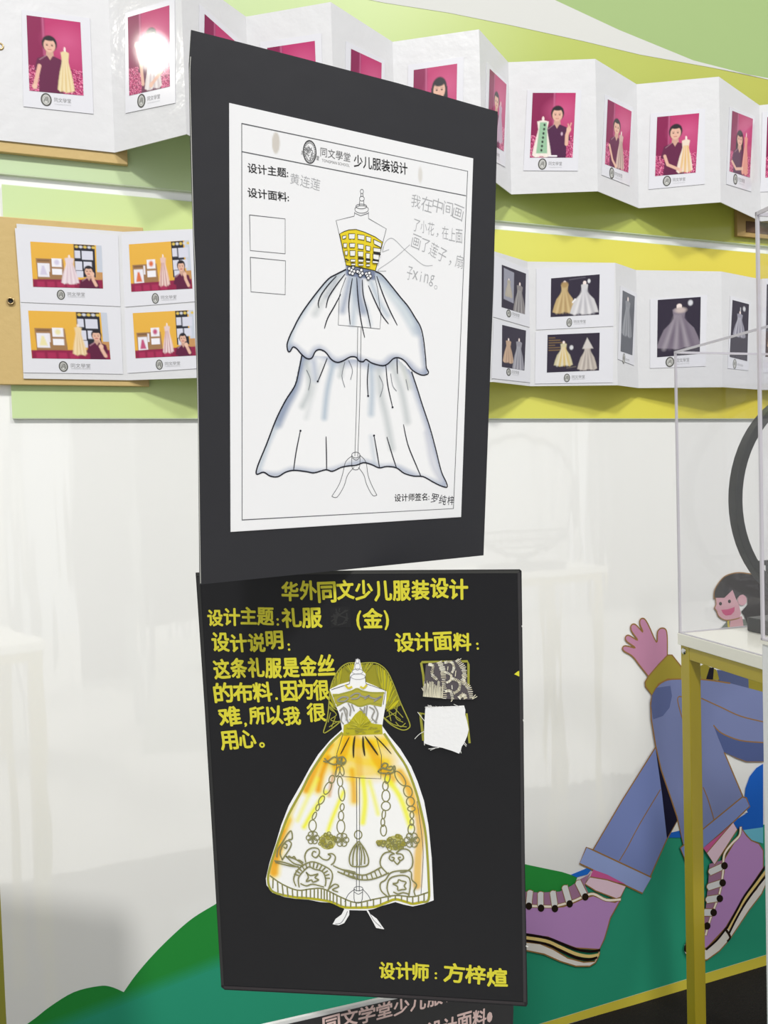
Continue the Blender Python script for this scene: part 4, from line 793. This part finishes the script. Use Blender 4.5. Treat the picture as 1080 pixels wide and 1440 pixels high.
for q in ([(395, 985), (388, 930), (410, 880), (460, 856), (510, 865), (522, 905), (490, 945), (455, 925), (465, 890), (490, 895)], [(520, 930), (555, 960), (600, 965), (625, 930), (600, 915), (640, 910), (668, 940), (655, 990), (630, 1010)], [(180, 965), (160, 905), (180, 840), (225, 790), (262, 810), (255, 850), (225, 900), (180, 965)], [(130, 940), (140, 870), (185, 800), (225, 735), (262, 700), (272, 770), (240, 780)], [(195, 850), (215, 860), (225, 830), (205, 820)], [(215, 935), (290, 1000), (375, 1015), (300, 960), (215, 935)], [(110, 975), (200, 990), (330, 1035)], [(120, 990), (250, 1022), (330, 1030)], [(240, 930), (270, 945), (290, 935), (310, 965), (340, 970), (370, 990)],
          [(650, 1020), (720, 1052), (790, 1065), (851, 1080)], [(690, 1075), (760, 1105), (851, 1125)], [(305, 1205), (285, 1140), (320, 1060), (400, 1000), (470, 985), (560, 1020), (625, 1062), (642, 1120), (622, 1190), (600, 1250)], [(335, 1215), (330, 1130), (390, 1055), (430, 1030), (470, 1050), (550, 1075), (580, 1150), (575, 1205)], [(400, 1080), (440, 1110), (510, 1095), (480, 1130), (515, 1150), (460, 1170), (450, 1150), (400, 1165), (420, 1125), (400, 1080)], [(350, 1185), (400, 1205), (460, 1190), (560, 1215)], [(600, 1240), (660, 1190), (700, 1210), (640, 1240), (690, 1260)]): f.stroke(G6(q), 1.8, GO)
for i in range(13):
    a = 3.4 + i * .24; f.stroke([tuple(np.array(G6([(450 + 125 * math.cos(a), 1135 + 100 * math.sin(a))])[0])), tuple(np.array(G6([(450 + 165 * math.cos(a), 1135 + 145 * math.sin(a))])[0]))], 1.8, GO)
for q in ([(370, 955), (322, 900), (318, 850), (345, 800), (395, 785), (430, 800)], [(445, 795), (490, 762), (550, 775), (578, 840), (570, 910), (520, 945), (480, 950)], [(430, 800), (400, 810), (390, 840), (415, 858), (430, 835), (410, 828)], [(450, 800), (490, 805), (505, 835), (480, 855), (462, 835), (480, 828)], [(430, 860), (455, 885), (475, 862)], [(140, 700), (95, 755), (68, 830), (80, 895), (145, 905), (210, 895), (222, 845), (195, 770), (150, 705)], [(125, 720), (100, 800), (95, 890)], [(150, 720), (165, 800), (160, 890)], [(140, 720), (128, 800), (130, 890)], [(170, 740), (190, 820), (190, 880)],
          [(0, 925), (100, 960), (200, 970), (322, 910)], [(0, 955), (100, 998), (200, 1012), (290, 995), (385, 955)], [(380, 1150), (325, 1100), (318, 1040), (360, 1010), (400, 955), (470, 938), (560, 942), (572, 1010), (610, 1050), (590, 1100), (600, 1140)], [(395, 1150), (372, 1080), (395, 1000), (480, 975), (545, 990), (560, 1050), (545, 1150)], [(420, 1040), (455, 1035), (465, 1010), (490, 1020), (525, 1030), (510, 1060), (525, 1085), (490, 1090), (460, 1095), (455, 1065), (420, 1045)], [(425, 1110), (460, 1125), (500, 1115), (545, 1125)]): f.stroke(H6(q), 1.9, GO)
for (a, b) in [((30, 935), (25, 965)), ((65, 948), (60, 980)), ((100, 962), (98, 997)), ((135, 968), (135, 1005)), ((170, 972), (172, 1010)), ((205, 970), (215, 1010)), ((240, 955), (255, 1000)), ((270, 940), (290, 990)), ((300, 920), (325, 975))]: f.stroke(H6([a, b]), 1.8, GO)
f.build('marker_pattern', cut)
f = Flat(c2, .0012, .00001)                             # bodice
f.fill(E6([(165, 360), (230, 360), (330, 335), (375, 312), (430, 335), (500, 352), (600, 355), (595, 400), (580, 470), (480, 450), (400, 470), (360, 450), (290, 425), (215, 465), (190, 440)]), (186, 178, 66))
f.stroke(E6([(175, 380), (270, 355), (330, 338), (375, 318), (420, 338), (500, 352), (600, 352)]), 2.6, OL)
f.stroke(E6([(205, 462), (280, 425), (340, 440), (400, 465), (490, 440), (580, 452)]), 2.2, OL)
f.fill(E6([(262, 622), (300, 610), (330, 570), (360, 530), (400, 498), (440, 520), (470, 570), (500, 610), (585, 620), (590, 700), (258, 712)]), (192, 184, 44))
for i in range(60):
    a = random.uniform(math.pi, 2 * math.pi); r1 = random.uniform(20, 130); f.stroke(E6([(400 + r1 * .3 * math.cos(a), 640 + r1 * .3 * math.sin(a)), (400 + r1 * math.cos(a), 640 + r1 * math.sin(a) * .9)]), 1.1, random.choice([(206, 196, 40), (160, 156, 50), (222, 214, 80)]), taper=.4)
for i in range(24): x = random.uniform(270, 570); y = random.uniform(640, 690); f.stroke(E6([(x, y), (x + 12, y + random.uniform(-8, 8)), (x + 24, y)]), 1.1, (164, 158, 60))
GY = (160, 158, 150)
for q in ([(210, 410), (250, 385), (300, 390), (270, 420), (215, 420)], [(320, 380), (360, 355), (400, 360), (380, 395), (330, 400)], [(400, 370), (440, 385), (480, 370), (440, 400)], [(480, 385), (530, 400), (580, 380), (520, 420)], [(230, 500), (260, 480), (280, 540), (300, 600)], [(260, 470), (290, 500), (285, 580)], [(300, 440), (320, 480), (315, 540)], [(330, 450), (350, 500)], [(400, 480), (420, 500)], [(440, 470), (430, 520)], [(480, 470), (520, 500), (500, 560), (540, 600)], [(520, 460), (550, 520), (530, 600)], [(250, 520), (240, 580), (260, 610)], [(460, 460), (450, 540)]): f.stroke(E6(q), 2, GY)
f.stroke(E6([(278, 285), (300, 310), (330, 300)]), 2.6, (222, 206, 60)); f.stroke(E6([(455, 285), (430, 310), (405, 300)]), 2.6, (222, 206, 60))
for q, w in ([((310, 720), (270, 800), (235, 868)), 1.5], [((357, 712), (345, 800), (345, 898)), 2.6], [((425, 715), (428, 800), (440, 882)), 3], [((440, 715), (500, 800), (552, 875)), 2.8], [((520, 710), (590, 780), (665, 865)), 1.8]): f.stroke(E6(list(q)), w, (62, 56, 34), taper=.3)
f.build('bodice_drawing', cut)
f = Flat(c2, .0012, .00001); TH = (70, 72, 78)
for e in ((378, 85, 14, 20), (378, 130, 22, 30), (378, 172, 45, 22), (383, 215, 60, 24)): f.stroke(ellipse(*E6([(e[0], e[1])])[0], e[2] / 6, e[3] / 6), .6, (150, 150, 154), closed=True)
for q in ([(320, 215), (310, 275), (160, 325)], [(443, 215), (450, 275), (615, 330), (595, 450)], [(255, 700), (205, 860), (200, 1050), (400, 1068), (575, 1075), (580, 880), (540, 740)]): f.stroke(E6(q), .8, TH, smooth=False)
f.stroke([(501.5, 1093), (502, 1170), (501.5, 1252)], .8, TH); f.stroke([(506, 1093), (506, 1170), (505.5, 1252)], .8, TH)
for q in ([(105, 1085), (110, 1190), (165, 1190), (175, 1085)], [(110, 1090), (60, 1130), (30, 1190)], [(175, 1090), (220, 1140), (240, 1185)], [(105, 1110), (140, 1130), (175, 1110)]): f.stroke(H6(q), .8, TH)
f.stroke(ellipse(*H6([(140, 1085)])[0], 6.2, 3), .8, TH, closed=True)
f.stroke(W4([(520, 1245), (510, 1270), (490, 1298), (465, 1303)]), .6, TH); f.stroke(W4([(622, 1250), (640, 1285), (675, 1318)]), .6, TH)
f.build('mannequin_outline', cut)
# fabric swatches
f = Flat(c2, .0003, .00001); SW = lambda p: K(570, 900, 8.473, p)
f.stroke(SW([(190, 280), (200, 262), (740, 252), (752, 290), (752, 640)]), 3.2, OL, smooth=False); f.stroke(SW([(190, 280), (215, 420), (232, 640)]), 3.2, OL, smooth=False); f.stroke(SW([(165, 868), (230, 880)]), 2, OL); f.stroke(SW([(180, 880), (215, 1190)]), 3.4, OL); f.stroke(SW([(730, 880), (765, 1220)]), 3, OL); f.build('swatch_frames', t2)
g = Geo(); g.prism([c2.wp(*p, off=.0013) for p in SW([(245, 290), (330, 270), (560, 245), (650, 225), (700, 300), (725, 420), (740, 520), (800, 620), (800, 705), (560, 700), (440, 690), (215, 660), (225, 560)])], -c2.n * .0009, mat((92, 86, 90), .9)); lace = tag(g.build('lace_swatch', t2), 'cream cord lace on grey net')
f = Flat(c2, .0014, .00001); CR = (232, 226, 200)
def cord(pts, w):
    S = smoothpts(SW(pts), sub=6)
    for i in range(len(S) - 1):
        d = S[i + 1] - S[i]; L = np.linalg.norm(d) + 1e-6; q = np.array([-d[1], d[0]]) / L; j = random.uniform(.7, 1.25) * w / 2
        f.stroke([tuple(S[i] - q * j + d * .3), tuple(S[i] + q * j)], 1.1, random.choice([CR, (214, 206, 180), (242, 238, 220)]))
cord([(405, 255), (440, 330), (455, 420), (460, 560), (465, 700)], 6); cord([(615, 230), (690, 320), (705, 420), (690, 490), (760, 560), (790, 690)], 6)
cord([(470, 260), (550, 255), (580, 320), (555, 385)], 3); cord([(470, 370), (545, 410), (540, 470), (490, 500)], 3); cord([(560, 450), (645, 490), (640, 580), (575, 625)], 3.2); cord([(480, 600), (540, 600), (565, 700)], 3.2); cord([(280, 280), (330, 300), (320, 400), (385, 465)], 3.4); cord([(640, 680), (690, 640), (720, 690)], 5); cord([(500, 330), (545, 320)], 4); cord([(550, 555), (600, 530)], 5); cord([(590, 390), (650, 380)], 6)
for i in range(34): x = 215 + i * 7; f.stroke(SW([(x, 660 + i * .6), (x + random.uniform(-6, 16), random.uniform(470, 560))]), .8, random.choice([CR, (206, 200, 176)]))
for q in ([(800, 690), (855, 660)], [(800, 680), (835, 640)], [(640, 225), (665, 210)], [(215, 590), (200, 560)], [(560, 700), (548, 720)]): f.stroke(SW(q), 1, CR)
f.build('cord_pattern', lace)
pts = SW([(240, 800), (330, 795), (470, 790), (600, 785), (700, 778), (716, 830), (712, 880), (735, 960), (755, 1060), (735, 1140), (700, 1220), (672, 1260), (660, 1310), (640, 1342), (560, 1310), (440, 1272), (330, 1255), (228, 1220), (225, 1100), (230, 950)])
g = Geo(); g.prism([c2.wp(*p, off=.0020) for p in pts], -c2.n * .0016, mat((246, 246, 246), .9, .1, bump=300, bstr=.04)); cloth = tag(g.build('cloth_swatch', t2), 'frayed white cotton square')
f = Flat(c2, .0021, .00001)
for q in ([(240, 1070), (170, 1110), (115, 1165)], [(245, 800), (300, 770), (320, 790)], [(270, 765), (330, 800)], [(580, 755), (640, 782)], [(280, 1285), (350, 1275), (400, 1270)], [(300, 1300), (360, 1275)], [(660, 1310), (665, 1335)], [(690, 1215), (725, 1255)], [(225, 1190), (230, 1240)], [(150, 850), (235, 960)], [(440, 780), (480, 795)], [(700, 1200), (730, 1240)]): f.stroke(SW(q), .8, (236, 236, 232))
for i in range(40): x = random.uniform(235, 690); f.stroke(SW([(x, 792), (x + random.uniform(-14, 14), random.uniform(775, 792))]), .6, (236, 236, 232))
f.build('loose_threads', cloth)

# third poster, tilted, below
c3 = Plane(CAM + ray(723, 1362) * .80, D_, Z_)
t3 = thing('poster', c3.w((-.13, -.40)), 'lowest black card poster, white edged, pink lettering, mostly below the picture edge', 'poster', 'drawn gown posters on black card')
a, b = c3.pix(723.5, 1362), c3.pix(379, 1440.5); e = (b - a) / np.linalg.norm(b - a); dn = np.array([e[1], -e[0]]); dn = dn if dn[1] < 0 else -dn
dn = c3.pix(721, 1440) - a; dn /= np.linalg.norm(dn)
q = [a, a + e * .285, a + e * .285 + dn * .40, a + dn * .40]
g = Geo(); g.prism([c3.w(p, 0) for p in q], -c3.n * .003, mat((226, 226, 224), .6)); g.build('white_mount', t3)
q = [a + dn * .0035, a + e * .281 + dn * .0035, a + e * .281 + dn * .396, a + dn * .396]
g = Geo(); g.prism([c3.w(p, .0006) for p in q], -c3.n * .0005, mat((40, 40, 42), .45, .4)); g.build('black_sheet', t3)
f = Flat(c3, .0008, .00001); PKI = ink((226, 196, 190))
f.text('同文学堂少儿服装设计', (453, 1452), (690, 1394), 22, PKI, 0, .04, fat=.028); f.text('设计面料', (600, 1461), (684, 1440), 22, PKI, 0, .05, fat=.028); f.text('.', (684, 1438), (692, 1436), 14, PKI, .02)
f.build('marker_writing', t3)

# display pole that carries the cards, hidden behind them
px_ = -0.09; STEEL = mat((90, 92, 96), .35, .5, metal=.6)
py_ = .88; r = ray(560, 1380); px_ = r[0] / r[1] * py_
ts = thing('display_stand', (px_, py_, 0), 'slim grey floor stand holding up the three black card posters from behind', 'stand')
zt_ = (CAM + ray(558, 868) / ray(558, 868)[1] * py_)[2]; w1_ = CAM + ray(438, 850) / ray(438, 850)[1] * py_; w2_ = CAM + ray(436, 420) / ray(436, 420)[1] * py_
g = Geo(); g.tube([(px_, py_, .012), (px_, py_, zt_)], .008, STEEL); g.build('pole', ts, True)
g = Geo(); g.tube([(px_, py_, zt_ - .02), w1_, w2_], .006, STEEL); g.build('upper_bracket', ts, True)
g = Geo(); g.box((px_ - .16, py_ - .12, 0), (.32, 0, 0), (0, .24, 0), (0, 0, .012), STEEL); g.build('base', ts, bevel=.003)
for (pl, x, y) in ((c1, 436, 440), (c1, 437, 700), (c2, 530, 950), (c2, 530, 1300)):
    p = pl.wp(x, y, -.0018); q_ = np.array([px_, py_, p[2]]) if pl is c2 else w2_ + (w1_ - w2_) * np.clip((p[2] - w2_[2]) / (w1_[2] - w2_[2]), .03, .97)
    g = Geo(); g.tube([p, q_], .004, STEEL, 8); g.build('arm', ts, True)
p = c3.w((a + e * .14) + dn * .1, -.0032); g = Geo(); g.tube([p, np.array([px_, py_, p[2]])], .004, STEEL, 8); g.build('arm', ts, True)

# ------------------------------------------------------------------ yellow tables, clear cases, hoop
def clear_mat(name, tint=(.985, .985, .99), refl=1.0):
    m = bpy.data.materials.new(name); m.use_nodes = True; nt = m.node_tree; nt.nodes.clear()
    o = nt.nodes.new('ShaderNodeOutputMaterial'); mx = nt.nodes.new('ShaderNodeMixShader'); lw = nt.nodes.new('ShaderNodeLayerWeight'); lw.inputs[0].default_value = .5; pw = nt.nodes.new('ShaderNodeMath'); pw.operation = 'POWER'; pw.inputs[1].default_value = 5; fr = nt.nodes.new('ShaderNodeMath'); fr.operation = 'MULTIPLY_ADD'; fr.inputs[1].default_value = .9; fr.inputs[2].default_value = .03; nt.links.new(lw.outputs['Facing'], pw.inputs[0]); nt.links.new(pw.outputs[0], fr.inputs[0])
    tr = nt.nodes.new('ShaderNodeBsdfTransparent'); tr.inputs[0].default_value = (*tint, 1); gl = nt.nodes.new('ShaderNodeBsdfGlossy'); gl.inputs['Roughness'].default_value = .02
    nt.links.new(fr.outputs[0], mx.inputs[0]); nt.links.new(tr.outputs[0], mx.inputs[1]); nt.links.new(gl.outputs[0], mx.inputs[2]); nt.links.new(mx.outputs[0], o.inputs[0]); return m
CLEAR = clear_mat('clear_acrylic'); 
RIMM = mat((200, 196, 204), .15, .6, coat=.5, name='acrylic_edge')
YEL = mat((176, 158, 38), .38, .45, coat=.2, name='mustard_powder_coat'); SLAB = mat((236, 234, 222), .3, .5, coat=.3, name='white_table_top')
def table(L, e1, e2, l1, l2, zt, th, label, bolt=True):
    t = thing('display_table', np.array([L[0], L[1], 0]) + e1 * l1 / 2 + e2 * l2 / 2, label, 'table', 'mustard framed display tables')
    L = np.array([L[0], L[1], 0.]); T = .025
    g = Geo(); g.box(L + Z_ * (zt - th), e1 * l1, e2 * l2, Z_ * th, SLAB); g.build('table_top', t, bevel=.001)
    ins = .004; A = L + (e1 + e2) * ins; w1, w2 = l1 - 2 * ins - T, l2 - 2 * ins - T; zr = zt - th - T
    for i, j in ((0, 0), (1, 0), (1, 1), (0, 1)):
        g = Geo(); g.box(A + e1 * w1 * i + e2 * w2 * j, e1 * T, e2 * T, Z_ * (zt - th), YEL); g.build('leg', t, bevel=.0012)
    for o, d, l in ((A + e1 * T, e1, w1 - T), (A + e1 * T + e2 * w2, e1, w1 - T), (A + e2 * T, e2, w2 - T), (A + e2 * T + e1 * w1, e2, w2 - T)):
        g = Geo(); dd = e2 if d is e1 else e1; g.box(o + Z_ * zr, d * l, dd * T, Z_ * T, YEL); g.build('rail', t, bevel=.0012)
    if bolt:
        n = -e2; c = A + e1 * .010 + Z_ * (zt - th - .011); g = Geo(); CH = mat((206, 206, 204), .2, .5, metal=1)
        g.tube([c, c + n * .0015, c + n * .003, c + n * .0035], [.0062, .006, .004, .001], CH, 16); g.build('bolt', t, True)
    return t
ZT1 = 1.122
def onz(x, y, z): r = ray(x, y); return CAM + r * ((z - CAM[2]) / r[2])
L1 = onz(952.5, 890, ZT1); e1 = onz(1067, 922, ZT1) - L1; e1[2] = 0; e1 /= np.linalg.norm(e1); e2 = np.array([-e1[1], e1[0], 0])
chk = onz(1067, 879.5, ZT1) - L1; chk /= np.linalg.norm(chk); print('TABLE', L1, e1, e2, chk, 'dist', np.linalg.norm(onz(1067, 922, ZT1) - L1))
TD = .58
table(L1, e1, e2, .32, TD, ZT1, .022, 'mustard yellow framed table with white top under the clear case at right')
ZC = ZT1 + .538
def case(L, a, b, la, lb, z0, z1, label, T=.0032, top=True):
    t = thing('acrylic_case', L + a * la / 2 + b * lb / 2 + Z_ * (z0 - L[2]), label, 'display case', 'clear acrylic display cases'); L = np.array([L[0], L[1], z0]); H = z1 - z0
    for o, d, l, n in ((L, a, la, b), (L + b * (lb - T), a, la, b), (L + b * T, b, lb - 2 * T, a), (L + b * T + a * (la - T), b, lb - 2 * T, a)):
        g = Geo(); g.box(o, d * l, n * T, Z_ * (H - T), CLEAR); g.build('side_panel', t)
    E = .0022
    for o in (L, L + a * (la - T), L + b * (lb - T), L + a * (la - T) + b * (lb - T)): g = Geo(); g.box(o - (a + b) * .0003, a * (T + .0006), b * (T + .0006), Z_ * (H + .0003), RIMM); g.build('corner_edge', t)
    for o, d, l in ((L, a, la), (L, b, lb), (L + a * (la - E), b, lb), (L + b * (lb - E), a, la)):
        g = Geo(); g.box(o + Z_ * (H - .0034) - (a + b) * .0004, d * l, (b if d is a else a) * E, Z_ * .004, RIMM); g.build('top_edge', t)
        g = Geo(); g.box(o - (a + b) * .0004, d * l, (b if d is a else a) * E, Z_ * .002, RIMM); g.build('bottom_edge', t)
    return t
case(L1 + (e1 + e2) * .002, e1, e2, .31, TD - .01, ZT1 + .0002, ZC, 'clear acrylic case standing on the white table top around the black hoop')
# hoop on a black block, with a lattice pavilion inside its lower part
HB = mat((46, 47, 48), .4, .4, name='black_lacquer')
hc = onz(1066, 897, ZT1)                                    # foot of the stand
ha = np.array([math.cos(math.radians(20)), math.sin(math.radians(20)), 0]); RV = .212
_r = ray(1029, 705); left = CAM + _r * (1.42 / _r[1]); cen = left + ha * RV
zb = ZT1; 
t = thing('hoop_display', (cen[0], cen[1], zb), 'large black hoop with a lattice pavilion on a black block inside the clear case', 'hoop ornament')
ring = []
for i in range(64):
    a = 2 * math.pi * i / 64; ring.append(cen + ha * RV * math.cos(a) + Z_ * RV * math.sin(a))
nn = np.cross(ha, Z_)
g = Geo(); V = []; 
for i in range(64):
    a = 2 * math.pi * i / 64; rad = ha * math.cos(a) + Z_ * math.sin(a)
    for (r_, w_) in ((RV, -.009), (RV, .009), (RV - .017, .009), (RV - .017, -.009)): V.append(cen + rad * r_ + nn * w_)
g.add(V, [(4 * i + k, 4 * ((i + 1) % 64) + k, 4 * ((i + 1) % 64) + (k + 1) % 4, 4 * i + (k + 1) % 4) for i in range(64) for k in range(4)], HB); g.build('hoop', t, bevel=.001)
g = Geo(); bz = cen[2] - RV + .004; g.box(cen - ha * .15 - nn * .03 + Z_ * (zb + .0004 - cen[2]), ha * .29, nn * .06, Z_ * .027, HB); g.build('base_block', t, bevel=.002)
g = Geo(); g.box(cen - ha * .03 - nn * .008 + Z_ * (zb + .027 - cen[2]), ha * .06, nn * .016, Z_ * (bz - zb - .027), HB); g.build('neck', t)
g = Geo()
x0, x1 = -RV * .72, RV * .72; zl = cen[2] - RV * .58
for z in (0, -.03, -.055, -.08): 
    hw = math.sqrt(max(RV ** 2 - (zl + z - cen[2]) ** 2, 0)) - .012; g.box(cen + Z_ * (zl + z - cen[2]) - ha * hw - nn * .002, ha * 2 * hw, nn * .004, Z_ * .009, HB)
for i in range(15): 
    x = x0 + (x1 - x0) * i / 14; zz = -math.sqrt(max(RV ** 2 - x * x, 0)) + .01; g.box(cen + ha * x + Z_ * max(zz, -.165) - nn * .002, ha * .006, nn * .004, Z_ * (-RV * .58 - max(zz, -.165) + .004), HB)
g.build('lattice', t)
# nearer clear panel case and its white plinth at the right edge
L2 = CAM + ray(1070.5, 900) * .85; zp = L2[2]; a2 = e1; b2 = e2
PL = mat((228, 229, 230), .35, .4, coat=.2)
tp_ = thing('plinth', np.array([L2[0], L2[1], 0]) + (a2 + b2) * .15, 'white plinth at the right edge carrying a tall clear case', 'plinth')
g = Geo(); g.box(np.array([L2[0], L2[1], 0]), a2 * .22, b2 * .3, Z_ * (zp - .004), PL); g.build('body', tp_, bevel=.002)
g = Geo(); g.box(np.array([L2[0], L2[1], zp - .004]) - (a2 + b2) * .001, a2 * .222, b2 * .302, Z_ * .004, SLAB); g.build('cap', tp_)
zt2 = (CAM + ray(1070.5, 306) * .85)[2]
case(np.array([L2[0], L2[1], zp]), a2, b2, .22, .3, zp + .0003, zt2, 'tall clear acrylic case at the right edge on a white plinth', T=.0024)
# left table of which only a leg shows
q = onz(14, 1440, 0); r = ray(15.2, 1440); Lf = CAM + r * (1.15 / r[1])
table(np.array([Lf[0], Lf[1], 0]), np.array([-1., 0, 0]), np.array([0, -1., 0]), .40, .32, 1.05, .022, 'mustard table at the left edge showing one leg', bolt=False)
